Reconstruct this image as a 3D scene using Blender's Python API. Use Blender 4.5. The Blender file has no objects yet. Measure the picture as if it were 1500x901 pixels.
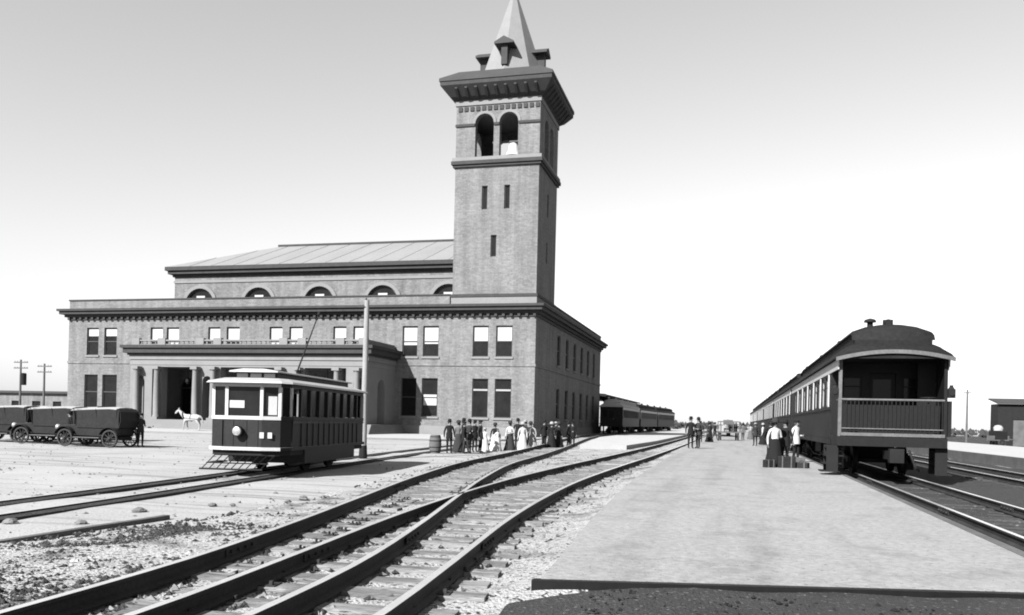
import bpy, bmesh, math, random
from mathutils import Vector, Matrix
R = math.radians
random.seed(11)
S = bpy.context.scene
C = S.collection

# ------------------------------------------------------------------ camera
cam_d = bpy.data.cameras.new('camera')
cam = bpy.data.objects.new('camera', cam_d); C.objects.link(cam)
cam_d.sensor_fit = 'HORIZONTAL'; cam_d.sensor_width = 36.0
cam_d.lens = 36.0 * 1242.4 / 1500.0
cam_d.shift_y = (615.76 - 450.5) / 1500.0
cam_d.clip_start = 0.1; cam_d.clip_end = 9000
YAW, ROLL = 0.254, 0.0235
cam.matrix_world = (Matrix.Translation((0, 0, 1.75)) @ Matrix.Rotation(YAW, 4, 'Z')
                    @ Matrix.Rotation(R(90), 4, 'X') @ Matrix.Rotation(ROLL, 4, 'Z'))
S.camera = cam
# ------------------------------------------------------------------ light
SUN_AZ, SUN_EL = R(22), R(37)           # sun behind the camera, to the left
to_sun = Vector((-math.sin(SUN_AZ) * math.cos(SUN_EL), -math.cos(SUN_AZ) * math.cos(SUN_EL), math.sin(SUN_EL)))
w = bpy.data.worlds.new('World'); S.world = w; w.use_nodes = True
nt = w.node_tree; nt.nodes.clear()
sky = nt.nodes.new('ShaderNodeTexSky'); sky.sky_type = 'NISHITA'; sky.sun_disc = False
sky.sun_elevation = SUN_EL; sky.sun_rotation = math.atan2(to_sun.x, to_sun.y)
sky.air_density = 2.2; sky.dust_density = 0.4; sky.ozone_density = 1.0
bw = nt.nodes.new('ShaderNodeRGBToBW')
bg = nt.nodes.new('ShaderNodeBackground'); bg.inputs[1].default_value = 0.05
wo = nt.nodes.new('ShaderNodeOutputWorld')
nt.links.new(sky.outputs[0], bw.inputs[0]); nt.links.new(bw.outputs[0], bg.inputs[0]); nt.links.new(bg.outputs[0], wo.inputs[0])
sl = bpy.data.lights.new('sun', 'SUN'); sl.energy = 5.0; sl.angle = R(0.5); sl.color = (1, 1, 1)
sun = bpy.data.objects.new('sun', sl); C.objects.link(sun)
sun.rotation_euler = to_sun.to_track_quat('Z', 'Y').to_euler()
S.cycles.filter_width = 1.9
S.view_settings.view_transform = 'Standard'; S.view_settings.look = 'None'
S.view_settings.exposure = 1.8; S.view_settings.gamma = 1.0; S.view_settings.use_curve_mapping = False

# ------------------------------------------------------------------ materials (a monochrome place: greys only)
def g3(v): return (v, v, v, 1)
def mat(name, base, rough=0.85, var=0.12, scale=3.0, fine=40.0, fvar=0.12, bump=0.15, bscale=60.0, bdist=0.02, spec=0.3,
        metal=0.0, speck=None, stretch=None, bricks=None, blotch=None, streak=None):
    """base grey with large and fine noise; speck=(scale, threshold, grey); bricks=(w,h,mortar grey); blotch=(scale,lo,hi,grey)"""
    base *= ALB
    if speck: speck = (speck[0], speck[1], speck[2] * ALB)
    if blotch: blotch = blotch[:3] + (blotch[3] * ALB,)
    m = bpy.data.materials.new(name); m.use_nodes = True
    n = m.node_tree; b = n.nodes['Principled BSDF']; L = n.links.new
    b.inputs['Roughness'].default_value = rough; b.inputs['Metallic'].default_value = metal
    b.inputs['Specular IOR Level'].default_value = spec
    geo = n.nodes.new('ShaderNodeNewGeometry')
    tc = n.nodes.new('ShaderNodeTexCoord')
    pos = geo.outputs['Position']
    if stretch:
        mp = n.nodes.new('ShaderNodeMapping'); mp.inputs['Scale'].default_value = stretch
        L(pos, mp.inputs[0]); pos_n = mp.outputs[0]
    else: pos_n = pos
    def noise(sc, det=4.0, v=None):
        t = n.nodes.new('ShaderNodeTexNoise'); t.inputs['Scale'].default_value = sc; t.inputs['Detail'].default_value = det
        L(v or pos_n, t.inputs['Vector']); return t.outputs[0]
    def math_(op, a, bb, clamp=False):
        t = n.nodes.new('ShaderNodeMath'); t.operation = op; t.use_clamp = clamp
        for i, x in enumerate((a, bb)):
            if isinstance(x, (int, float)): t.inputs[i].default_value = x
            else: L(x, t.inputs[i])
        return t.outputs[0]
    def ramp(x, lo, hi):
        t = n.nodes.new('ShaderNodeMapRange'); t.clamp = True
        t.inputs[1].default_value = lo; t.inputs[2].default_value = hi; L(x, t.inputs[0]); return t.outputs[0]
    def mix(f, a, bb):
        t = n.nodes.new('ShaderNodeMix'); t.data_type = 'FLOAT'
        for s, x in ((0, f), (2, a), (3, bb)):
            if isinstance(x, (int, float)): t.inputs[s].default_value = x
            else: L(x, t.inputs[s])
        return t.outputs[0]
    big = noise(scale); fin = noise(fine, 5.0)
    k1 = math_('ADD', math_('MULTIPLY', math_('SUBTRACT', big, 0.5), var * 4), 1.0)
    k2 = math_('ADD', math_('MULTIPLY', math_('SUBTRACT', fin, 0.5), fvar * 4), 1.0)
    val = math_('MULTIPLY', math_('MULTIPLY', k1, k2), base)
    hgt = noise(bscale, 4.0)
    if bricks:
        # courses and perpends worked out from position: u = x+y along the wall, z up
        sx = n.nodes.new('ShaderNodeSeparateXYZ'); L(pos, sx.inputs[0])
        u = math_('ADD', sx.outputs[0], sx.outputs[1])
        cb = n.nodes.new('ShaderNodeCombineXYZ'); L(u, cb.inputs[0]); L(sx.outputs[2], cb.inputs[1])
        bt = n.nodes.new('ShaderNodeTexBrick'); L(cb.outputs[0], bt.inputs['Vector'])
        bt.inputs['Scale'].default_value = 1.0; bt.inputs['Brick Width'].default_value = bricks[0]
        bt.inputs['Row Height'].default_value = bricks[1]; bt.inputs['Mortar Size'].default_value = bricks[3]
        bt.inputs['Color1'].default_value = g3(0.86); bt.inputs['Color2'].default_value = g3(1.12); bt.inputs['Mortar'].default_value = g3(bricks[2])
        sep = n.nodes.new('ShaderNodeRGBToBW'); L(bt.outputs['Color'], sep.inputs[0])
        val = math_('MULTIPLY', val, sep.outputs[0])
        smp = n.nodes.new('ShaderNodeMapping'); smp.inputs['Scale'].default_value = (1.4, 1.4, .10); L(pos, smp.inputs[0])
        val = math_('MULTIPLY', val, math_('ADD', math_('MULTIPLY', ramp(noise(1.0, 6.0, smp.outputs[0]), .35, .75), -.38), 1.12))
        hgt = math_('SUBTRACT', math_('MULTIPLY', hgt, 0.5), bt.outputs['Fac'])
    if blotch:
        f = ramp(noise(blotch[0], 5.0), blotch[1], blotch[2]); val = mix(f, val, math_('MULTIPLY', k2, blotch[3]))
    if speck:
        f = ramp(noise(speck[0], 3.0), speck[1], speck[1] + 0.05); val = mix(f, val, math_('MULTIPLY', k2, speck[2]))
    if streak:      # worn paths: noise drawn out along a direction
        sm = n.nodes.new('ShaderNodeMapping'); sm.inputs['Rotation'].default_value = (0, 0, streak[1]); sm.inputs['Scale'].default_value = streak[0]; L(pos, sm.inputs[0])
        val = math_('MULTIPLY', val, math_('SUBTRACT', 1.0, math_('MULTIPLY', ramp(noise(1.0, 5.0, sm.outputs[0]), streak[2], streak[3]), streak[4])))
    val = math_('MAXIMUM', val, 0.004)
    cc = n.nodes.new('ShaderNodeCombineColor')
    for i in range(3): L(val, cc.inputs[i])
    L(cc.outputs[0], b.inputs['Base Color'])
    bp = n.nodes.new('ShaderNodeBump'); bp.inputs['Strength'].default_value = bump; bp.inputs['Distance'].default_value = bdist
    L(hgt, bp.inputs['Height']); L(bp.outputs[0], b.inputs['Normal'])
    return m
ALB = 0.40
M = {}
M['dirt'] = mat('packed_dirt', 0.52, 0.95, 0.12, 0.35, 14, 0.16, 0.5, 25, 0.03, 0.1, speck=(7.0, 0.70, 0.16), blotch=(0.22, 0.56, 0.72, 0.38), streak=((.12, 2.6, 1), .95, .52, .66, .38))
M['ballast'] = mat('cinder_and_dirt', 0.60, 0.95, 0.16, 1.2, 22, 0.22, 1.0, 30, 0.05, 0.1, speck=(16.0, 0.57, 0.07), blotch=(1.1, 0.52, 0.66, 0.20))
M['cinder_mix'] = mat('cinder_with_dust', 0.20, 0.95, 0.2, 1.6, 26, 0.25, 1.0, 30, 0.05, 0.1, speck=(15.0, 0.58, 0.5), blotch=(2.2, 0.48, 0.58, 0.07))
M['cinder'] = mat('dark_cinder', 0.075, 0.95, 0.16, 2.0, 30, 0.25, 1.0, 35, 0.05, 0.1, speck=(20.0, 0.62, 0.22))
M['platform'] = mat('trodden_platform', 0.42, 0.9, 0.06, 0.5, 11, 0.20, 0.6, 35, 0.015, 0.1, speck=(19.0, 0.63, 0.24), blotch=(1.3, 0.52, 0.68, 0.34), streak=((1.6, .10, 1), .12, .5, .75, .22))
M['paving'] = mat('pale_paving', 0.58, 0.85, 0.07, 0.6, 20, 0.08, 0.2, 40, 0.01, 0.2)
M['kerb'] = mat('kerb_stone', 0.30, 0.9, 0.1, 1.0, 20, 0.15, 0.3, 40, 0.01, 0.2)
M['brick'] = mat('station_brick', 0.255, 0.9, 0.12, 0.5, 5, 0.20, 0.5, 12, 0.02, 0.2, bricks=(0.46, 0.16, 0.86, 0.012))
M['stone'] = mat('pale_stone', 0.29, 0.85, 0.08, 0.8, 12, 0.12, 0.3, 20, 0.015, 0.2)
M['cornice'] = mat('shade_dark_cornice', 0.06, 0.8, 0.16, 1.4, 9, 0.25, 0.4, 16, 0.02, 0.2)  # dark trim; on the eaves and portico cornice the tone holds shade
M['roof'] = mat('pale_roofing', 0.33, 0.7, 0.08, 0.4, 10, 0.12, 0.3, 14, 0.02, 0.3, stretch=(1, .25, .25))
M['darkroof'] = mat('dark_roofing', 0.06, 0.8, 0.12, 0.8, 10, 0.2, 0.3, 14, 0.02, 0.3)
M['spire'] = mat('spire_slate', 0.25, 0.6, 0.08, 0.8, 10, 0.12, 0.3, 14, 0.02, 0.4)
M['glass'] = mat('window_glass', 0.02, 0.15, 0.3, 1.0, 4, 0.1, 0.05, 4, 0.01, 0.12)
M['blind'] = mat('pale_blind', 0.62, 0.8, 0.06, 1.5, 12, 0.06, 0.1, 20, 0.005, 0.3)
M['sash'] = mat('dark_sash', 0.07, 0.6, 0.1, 2, 20, 0.1, 0.1, 20, 0.003, 0.3)
M['palesash'] = mat('pale_sash', 0.42, 0.6, 0.1, 2, 20, 0.1, 0.1, 20, 0.003, 0.3)
M['steel'] = mat('rail_steel', 0.045, 0.7, 0.3, 2, 25, 0.4, 0.5, 40, 0.006, 0.15)
M['polish'] = mat('worn_rail_head', 1.7, 0.32, 0.1, 2, 40, 0.1, 0.1, 60, 0.002, 0.6, metal=0.8)
M['tie'] = mat('weathered_sleeper', 0.22, 0.95, 0.25, 1.2, 18, 0.22, 0.7, 20, 0.02, 0.1, stretch=(.4, 3, 3), blotch=(2.0, 0.48, 0.6, 0.38), speck=(14., .6, .08))
M['tiedark'] = mat('tarred_sleeper', 0.09, 0.95, 0.25, 1.2, 18, 0.22, 0.7, 20, 0.02, 0.1, speck=(9, .6, .2))
M['timber'] = mat('old_timber', 0.16, 0.9, 0.2, 1.5, 20, 0.2, 0.5, 25, 0.01, 0.1)
M['poletimber'] = mat('pale_pole_timber', 0.40, 0.9, 0.12, 1.5, 20, 0.15, 0.4, 25, 0.01, 0.1, stretch=(3, 3, .4))
M['carpaint'] = mat('coach_paint', 0.013, 0.55, 0.25, 0.7, 9, 0.25, 0.20, 8, 0.006, 0.15)
M['carroof'] = mat('coach_roof', 0.02, 0.8, 0.25, 0.8, 9, 0.3, 0.25, 12, 0.006, 0.1)
M['letter'] = mat('pale_paint_with_glare', 0.66, 0.5, 0.06, 0.7, 12, 0.08, 0.05, 10, 0.002, 0.4)  # pale paint, and the sun glare along the coach sides
M['dulltrim'] = mat('dull_trim', 0.16, 0.6, 0.2, 3, 15, 0.2, 0.2, 20, 0.003, 0.2)
M['iron'] = mat('dark_iron', 0.022, 0.7, 0.2, 2, 20, 0.2, 0.3, 25, 0.006, 0.1)
M['brass'] = mat('dull_brass', 0.50, 0.4, 0.1, 2, 20, 0.1, 0.1, 25, 0.003, 0.5, metal=0.4)
M['tram'] = mat('tram_paint', 0.025, 0.55, 0.2, 1.2, 14, 0.22, 0.2, 10, 0.005, 0.15)
M['cream'] = mat('cream_paint', 0.60, 0.5, 0.07, 1.2, 14, 0.08, 0.1, 10, 0.003, 0.4)
M['rubber'] = mat('old_rubber', 0.06, 0.9, 0.1, 3, 30, 0.2, 0.3, 30, 0.004, 0.2)
M['leather'] = mat('black_leather', 0.025, 0.6, 0.2, 3, 12, 0.3, 0.3, 30, 0.006, 0.12)
M['canvas'] = mat('pale_canvas', 0.50, 0.9, 0.08, 2, 20, 0.1, 0.2, 20, 0.006, 0.1)
M['skin'] = mat('skin', 0.30, 0.7, 0.05, 6, 30, 0.05, 0.1, 40, 0.002, 0.3)
for nm, v in (('black', .022), ('charcoal', .05), ('grey', .15), ('pale', .42), ('white', .68)):
    M['cloth_' + nm] = mat('cloth_' + nm, v, 0.95, 0.08, 5, 50, 0.12, 0.3, 60, 0.006, 0.1)
M['straw'] = mat('straw_hat', 0.45, 0.9, 0.06, 5, 50, 0.1, 0.3, 60, 0.004, 0.1)
M['horse'] = mat('pale_horse_coat', 0.52, 0.8, 0.12, 3, 30, 0.1, 0.2, 60, 0.004, 0.2)
M['hair'] = mat('dark_hair', 0.03, 0.6, 0.1, 8, 60, 0.2, 0.3, 60, 0.004, 0.3)
M['leaf'] = mat('dusty_foliage', 0.06, 0.9, 0.2, 2, 12, 0.2, 0.2, 12, 0.01, 0.2)
M['stonegrey'] = mat('field_stone', 0.22, 0.95, 0.2, 4, 30, 0.25, 0.5, 30, 0.02, 0.1)

# ------------------------------------------------------------------ mesh helpers
WORLD = {}
def adopt(o, parent):
    if parent:
        o.parent = parent
        if parent.name in WORLD: o.matrix_parent_inverse = WORLD[parent.name]
class MB:
    def __init__(s): s.v = []; s.f = []; s.m = []; s.cur = 0
    def add(s, vs, fs):
        o = len(s.v); s.v += [tuple(v) for v in vs]
        for f in fs: s.f.append(tuple(i + o for i in f)); s.m.append(s.cur)
        return s
    def box(s, x0, x1, y0, y1, z0, z1):
        vs = [(x, y, z) for z in (z0, z1) for y in (y0, y1) for x in (x0, x1)]
        return s.add(vs, [(0, 2, 3, 1), (4, 5, 7, 6), (0, 1, 5, 4), (2, 6, 7, 3), (0, 4, 6, 2), (1, 3, 7, 5)])
    def prism(s, poly, fn, a, b):
        """poly of (p,q); fn(p,q,t)->xyz; from t=a to t=b"""
        n = len(poly); vs = [fn(p, q, a) for p, q in poly] + [fn(p, q, b) for p, q in poly]
        fs = [tuple(range(n))[::-1], tuple(range(n, 2 * n))] + [(i, (i + 1) % n, n + (i + 1) % n, n + i) for i in range(n)]
        return s.add(vs, fs)
    def tube(s, p, q, r0, r1=None, n=8):
        p, q = Vector(p), Vector(q); r1 = r0 if r1 is None else r1
        d = (q - p).normalized(); a = d.orthogonal().normalized(); b = d.cross(a)
        vs = [p + (a * math.cos(t) + b * math.sin(t)) * r0 for t in [2 * math.pi * i / n for i in range(n)]]
        vs += [q + (a * math.cos(t) + b * math.sin(t)) * r1 for t in [2 * math.pi * i / n for i in range(n)]]
        return s.add(vs, [(i, (i + 1) % n, n + (i + 1) % n, n + i) for i in range(n)] + [tuple(range(n))[::-1], tuple(range(n, 2 * n))])
    def lathe(s, prof, c=(0, 0, 0), n=16, axis='z', sq=(1, 1)):
        """prof: (r, h) list"""
        vs = []; fs = []
        for r, h in prof:
            for i in range(n):
                t = 2 * math.pi * i / n; a, b = r * math.cos(t) * sq[0], r * math.sin(t) * sq[1]
                v = {'z': (a, b, h), 'x': (h, a, b), 'y': (a, h, b)}[axis]
                vs.append((v[0] + c[0], v[1] + c[1], v[2] + c[2]))
        for k in range(len(prof) - 1):
            for i in range(n):
                j = (i + 1) % n; fs.append((k * n + i, k * n + j, (k + 1) * n + j, (k + 1) * n + i))
        fs += [tuple(range(n))[::-1], tuple(range((len(prof) - 1) * n, len(prof) * n))]
        return s.add(vs, fs)
    def loft(s, sections, closed=True, caps=True):
        n = len(sections[0]); vs = [v for sec in sections for v in sec]; fs = []
        for k in range(len(sections) - 1):
            for i in range(n if closed else n - 1):
                j = (i + 1) % n; fs.append((k * n + i, k * n + j, (k + 1) * n + j, (k + 1) * n + i))
        if caps and closed: fs += [tuple(range(n))[::-1], tuple(range((len(sections) - 1) * n, len(sections) * n))]
        return s.add(vs, fs)
    def mesh(s, name, mats, smooth=False):
        me = bpy.data.meshes.new(name); me.from_pydata(s.v, [], s.f)
        if not isinstance(mats, (list, tuple)): mats = [mats]
        for m in mats: me.materials.append(M[m])
        me.polygons.foreach_set('material_index', s.m)
        bm = bmesh.new(); bm.from_mesh(me); bmesh.ops.recalc_face_normals(bm, faces=bm.faces); bm.to_mesh(me); bm.free()
        if smooth:
            me.polygons.foreach_set('use_smooth', [True] * len(me.polygons))
            try: me.set_sharp_from_angle(angle=R(40))
            except Exception: pass
        me.update(); return me
    def build(s, name, mats, parent=None, smooth=False, bevel=0.0):
        o = bpy.data.objects.new(name, s.mesh(name, mats, smooth)); C.objects.link(o)
        adopt(o, parent)
        if bevel:
            b = o.modifiers.new('bevel', 'BEVEL'); b.width = bevel; b.segments = 2; b.limit_method = 'ANGLE'
        return o
def link(name, me, parent=None, loc=(0, 0, 0), rz=0, sc=1.0):
    o = bpy.data.objects.new(name, me); C.objects.link(o); adopt(o, parent)
    o.location = loc; o.rotation_euler = (0, 0, rz)
    o.scale = (sc, sc, sc) if isinstance(sc, (int, float)) else sc
    return o
def tag(o, label, cat, group=None):
    o['label'] = label; o['category'] = cat
    if group: o['group'] = group
    return o
def thing(name, label, cat, loc=(0, 0, 0), rz=0, group=None, world=False):
    o = bpy.data.objects.new(name, None); C.objects.link(o); o.location = loc; o.rotation_euler = (0, 0, rz)
    o.empty_display_size = 0.2
    if world: WORLD[o.name] = Matrix.Translation(loc).inverted()
    return tag(o, label, cat, group)
def struct(o): o['kind'] = 'structure'; return o
def stuff(o): o['kind'] = 'stuff'; return o
def copy_tree(o, parent=None):
    c = o.copy(); C.objects.link(c); c.parent = parent
    for ch in o.children: copy_tree(ch, c)
    return c
def interp(tab, y):
    if y <= tab[0][0]: a, b = tab[0], tab[1]
    elif y >= tab[-1][0]: a, b = tab[-2], tab[-1]
    else:
        for a, b in zip(tab, tab[1:]):
            if a[0] <= y <= b[0]: break
    t = (y - a[0]) / (b[0] - a[0]); return a[1] + (b[1] - a[1]) * t

# ------------------------------------------------------------------ ground
def spaced(lo, hi, step, far):
    xs = []; x = lo
    while x <= hi: xs.append(x); x += step
    s = step
    while xs[-1] < far: s *= 1.5; xs.append(xs[-1] + s)
    s = step
    while xs[0] > -far: s *= 1.5; xs.insert(0, xs[0] - s)
    return xs
rg = random.Random(5)
gx = spaced(-45, 30, 0.75, 4000); gy = spaced(-6, 75, 0.75, 4000)
from mathutils import noise as mn
mb = MB(); mb.v = [(x, y, (0.035 * mn.noise((x * .35, y * .35, 0)) + 0.014 * mn.noise((x * 1.3, y * 1.3, 3))) if -46 < x < 31 and -7 < y < 76 else 0.0) for y in gy for x in gx]
W = len(gx)
mb.f = [(j * W + i, j * W + i + 1, (j + 1) * W + i + 1, (j + 1) * W + i) for j in range(len(gy) - 1) for i in range(W - 1)]
mb.m = [0] * len(mb.f)
struct(mb.build('ground', 'dirt', smooth=True))
# ballast bed the yard tracks lie in: irregular edge
left_e = [(-6, -9.6), (5, -9.5), (9, -8.9), (12, -8.3), (16, -8.4), (25, -9.9), (40, -11.9), (60, -15.0), (80, -18.0), (125, -21), (240, -23)]
plat_left = [(7.9, -1.72), (13.6, -2.12), (23.4, -2.55), (55, -3.0), (240, -3.3)]
mb = MB(); cols = 22; rows = []; y = -6.0
while y < 240: rows.append(y); y += 0.5 if y < 60 else 3.0
for y in rows:
    l = interp(left_e, y) + 0.45 * mn.noise((y * .9, 7, 0)) + 0.2 * mn.noise((y * 3, 3, 0)); r = interp(plat_left, max(y, 7.9)) + 0.45
    for i in range(cols + 1):
        x = l + (r - l) * i / cols
        e = 0.0 if i == 0 else 1.0; up_ = {cols: .13, cols - 1: .12, cols - 2: .06}.get(i, 0) if y > 7.5 else 0
        mb.v.append((x, y, -0.03 + up_ + e * (0.10 + 0.03 * mn.noise((x * 1.1, y * 1.1, 1)) + 0.02 * mn.noise((x * 3, y * 3, 9)))))
mb.f = [(j * (cols + 1) + i, j * (cols + 1) + i + 1, (j + 1) * (cols + 1) + i + 1, (j + 1) * (cols + 1) + i) for j in range(len(rows) - 1) for i in range(cols)]
mb.m = [0] * len(mb.f)
struct(mb.build('ballast_bed', 'ballast', smooth=True))
# dark cinder bed beyond the platform's right edge and before its front edge
def sheet(name, m, x0, x1, y0, y1, z, n=30, amp=.03):
    mb = MB()
    for j in range(n + 1):
        for i in range(n + 1):
            x = x0 + (x1 - x0) * i / n; y = y0 + (y1 - y0) * (j / n) ** 1.6
            ed = i in (0, n) or j in (0, n)
            mb.v.append((x, y, z - (0.12 if ed else 0) + (0 if ed else amp * mn.noise((x * .9, y * .9, 2)))))
    mb.f = [(j * (n + 1) + i, j * (n + 1) + i + 1, (j + 1) * (n + 1) + i + 1, (j + 1) * (n + 1) + i) for j in range(n) for i in range(n)]
    mb.m = [0] * len(mb.f)
    return struct(mb.build(name, m, smooth=True))
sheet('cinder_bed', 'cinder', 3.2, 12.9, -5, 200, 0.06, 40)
# the strip of cinders in front of the platform, ragged towards the tracks
mb = MB(); n = 40
for j in range(13):
    for i in range(n + 1):
        y = -4 + j * 1.0 + (.9 if j == 12 else 0)
        lx = -2.4 + 0.5 * mn.noise((y * 1.7, 1, 4)) + max(0, (7.2 - y)) * 1.1
        x = lx + (6.0 - lx) * i / n
        if x < -1.78: y = min(y, 7.55)
        ed = i in (0, n)
        mb.v.append((x, y, 0.205 - .2 * (1 - min(1.0, i / 7.0)) ** 1.3 - (.1 if i == n else 0) + 0.03 * mn.noise((x * 1.5, y * 1.5, 5))))
mb.f = [(j * (n + 1) + i, j * (n + 1) + i + 1, (j + 1) * (n + 1) + i + 1, (j + 1) * (n + 1) + i) for j in range(12) for i in range(n)]
mb.m = [0] * len(mb.f)
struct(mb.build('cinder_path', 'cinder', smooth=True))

# ------------------------------------------------------------------ platforms
PE = 3.45
mb = MB(); ys = [8.0, 10, 13.6, 18, 23.4, 30, 40, 55, 80, 120, 180, 240]
top = []
for y in ys:
    l = interp(plat_left, y); top.append((l, y + (0 if y > 8 else -0.1)))
poly = top + [(PE, 240), (PE, 9.12)]
mb.prism(poly, lambda p, q, t: (p, q, t), -0.1, 0.25)
o = struct(mb.build('platform', 'platform'))
mb = MB()
mb.prism([(-1.80, 7.80), (PE + .05, 9.02), (PE + .05, 9.12), (-1.80, 7.91)], lambda p, q, t: (p, q, t), 0.0, 0.247)
pass
mb.build('edge_board', 'carpaint', o)
mb = MB(); mb.box(PE - .02, PE + 0.13, 9.1, 240, 0.0, 0.256); mb.build('edge_board', 'timber', o)
# wedge of low platform between the diverging tracks
mb = MB()
mb.prism([(-9.2, 52.5), (-6.4, 53.5), (-6.0, 70), (-6.2, 230), (-13.2, 230), (-13.2, 120), (-12.4, 82)], lambda p, q, t: (p, q, t), -0.1, 0.34)
struct(mb.build('wedge_platform', 'paving'))
# far island platform at the right
mb = MB(); mb.box(13.3, 23.0, 25, 300, -0.1, 0.55); o = struct(mb.build('island_platform', 'paving'))
mb = MB(); mb.box(13.16, 13.297, 25, 300, 0, 0.54); mb.build('edge_board', 'timber', o)
# forecourt pavement with kerb before the station
mb = MB(); mb.prism([(-82, 60.5), (-30, 60.5), (-22, 62.5), (-17.2, 70), (-17.2, 82.0), (-82, 82.0)], lambda p, q, t: (p, q, t), -0.1, 0.13)
o = struct(mb.build('pavement', 'paving'))
mb = MB(); mb.box(-82, -30.0, 60.2, 60.49, -0.1, 0.15); mb.build('kerb', 'kerb', o)
mb = MB(); mb.prism([(-30, 60.2), (-21.85, 62.28), (-22, 62.49), (-30, 60.49)], lambda p, q, t: (p, q, t), -0.1, 0.15); mb.build('kerb', 'kerb', o)
mb = MB(); mb.prism([(-21.85, 62.28), (-16.95, 69.9), (-17.19, 70.05), (-22, 62.49)], lambda p, q, t: (p, q, t), -0.1, 0.15); mb.build('kerb', 'kerb', o)

# ------------------------------------------------------------------ station
X0, Y0, XL, YB = -19.1, 82.15, -74.6, 125.0
front = lambda u, z, d: (u, Y0 + d, z)
side = lambda u, z, d: (X0 - d, u, z)
def wall(mb, fn, u0, u1, z0, z1, ops, depth=0.4):
    us = sorted({u0, u1} | {o[0] for o in ops} | {o[1] for o in ops}); zs = sorted({z0, z1} | {o[2] for o in ops} | {o[3] for o in ops})
    def inside(u, z): return any(o[0] < u < o[1] and o[2] < z < o[3] for o in ops)
    for a, b in zip(us, us[1:]):
        for c, d in zip(zs, zs[1:]):
            if not inside((a + b) / 2, (c + d) / 2): mb.add([fn(a, c, 0), fn(b, c, 0), fn(b, d, 0), fn(a, d, 0)], [(0, 1, 2, 3)])
    for o in ops:
        a, b, c, d = o[:4]; rise = o[4] if len(o) > 4 else 0
        loop = [(a, c), (b, c)]
        if rise:
            arc = [((a + b) / 2 + (b - a) / 2 * math.cos(t), d - rise + rise * math.sin(t)) for t in [math.pi * i / 12 for i in range(13)]]
            for p, q in zip(arc, arc[1:]): mb.add([fn(p[0], p[1], 0), fn(q[0], q[1], 0), fn(q[0], d, 0), fn(p[0], d, 0)], [(0, 1, 2, 3)])
            loop += arc
        else: loop += [(b, d), (a, d)]
        for p, q in zip(loop, loop[1:] + loop[:1]):
            mb.add([fn(p[0], p[1], 0), fn(q[0], q[1], 0), fn(q[0], q[1], depth), fn(p[0], p[1], depth)], [(0, 1, 2, 3)])
def ubox(mb, fn, u0, u1, z0, z1, d0, d1):
    vs = [fn(u, z, d) for d in (d0, d1) for z in (z0, z1) for u in (u0, u1)]
    mb.add(vs, [(0, 2, 3, 1), (4, 5, 7, 6), (0, 1, 5, 4), (2, 6, 7, 3), (0, 4, 6, 2), (1, 3, 7, 5)])
def opening_fill(fn, op, d):
    a, b, c, dd = op[:4]; rise = op[4] if len(op) > 4 else 0
    if rise:
        return [fn(a, c, d), fn(b, c, d)] + [fn((a + b) / 2 + (b - a) / 2 * math.cos(t), dd - rise + rise * math.sin(t), d) for t in [math.pi * i / 12 for i in range(13)]]
    return [fn(a, c, d), fn(b, c, d), fn(b, dd, d), fn(a, dd, d)]
def window(parent, fn, op, blind=0.0, bars=True, sillm='stone', frame='sash', lite=None, fr=0.09):
    """window frame (a part), with its pane, blind and sill as sub-parts"""
    a, b, c, d = op[:4]; rise = op[4] if len(op) > 4 else 0
    mb = MB(); zt = d - rise
    ubox(mb, fn, a + .002, a + fr, c + .002, zt, .16, .27); ubox(mb, fn, b - fr, b - .002, c + .002, zt, .16, .27)
    ubox(mb, fn, a + fr, b - fr, c + .002, c + fr, .16, .27)
    if not rise: ubox(mb, fn, a + fr, b - fr, d - fr, d - .002, .16, .27)
    else:
        arc = [(math.cos(t), math.sin(t)) for t in [math.pi * i / 12 for i in range(13)]]; hw = (b - a) / 2; cx = (a + b) / 2
        for p, q in zip(arc, arc[1:]):
            P = lambda w, e, dd: fn(cx + w[0] * (hw - e), zt + w[1] * (rise - e), dd)
            mb.add([P(p, .002, .16), P(q, .002, .16), P(q, fr, .16), P(p, fr, .16), P(p, .002, .27), P(q, .002, .27), P(q, fr, .27), P(p, fr, .27)],
                   [(0, 1, 2, 3), (3, 2, 6, 7)])
        ubox(mb, fn, a + fr, b - fr, zt - fr / 2, zt + fr / 2, .17, .26)
    if bars:
        zm = (c + d) / 2; ubox(mb, fn, a + fr, b - fr, zm - .05, zm + .05, .15, .26)
    wo_ = mb.build('window', frame, parent)
    gl = MB(); gl.add(opening_fill(fn, op, .24), [tuple(range(len(opening_fill(fn, op, .24))))]); gl.build('pane', 'glass', wo_)
    if blind:
        bl = MB(); z_lo = d - (d - c) * blind; ubox(bl, fn, a + fr + .03, b - fr - .03, z_lo, d - fr - .03, .215, .225); bl.build('blind', 'blind', wo_)
    if lite:
        bl = MB(); ubox(bl, fn, a + fr, b - fr, lite - .09, lite + .09, .12, .235); bl.build('transom', 'palesash', wo_)
    if sillm:
        sb = MB(); ubox(sb, fn, a - .12, b + .12, c - .2, c - .002, -.12, .15); sb.build('sill', sillm, wo_)
    return wo_
st = thing('station_building', 'long two storey brick railway station with arched clerestory and hipped roof', 'building', (-46.8, 103.5, 0), world=True)
up = [(-25.63, -23.97), (-23.19, -21.48), (-33.25, -31.59), (-30.99, -29.28), (-72.1, -70.5), (-69.74, -68.05)]
upc = [(-63.6, -62.0), (-61.5, -59.9), (-56.2, -54.7), (-53.9, -52.3), (-48.64, -47.1), (-46.27, -44.7), (-41.1, -39.6), (-38.8, -37.3)]
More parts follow.
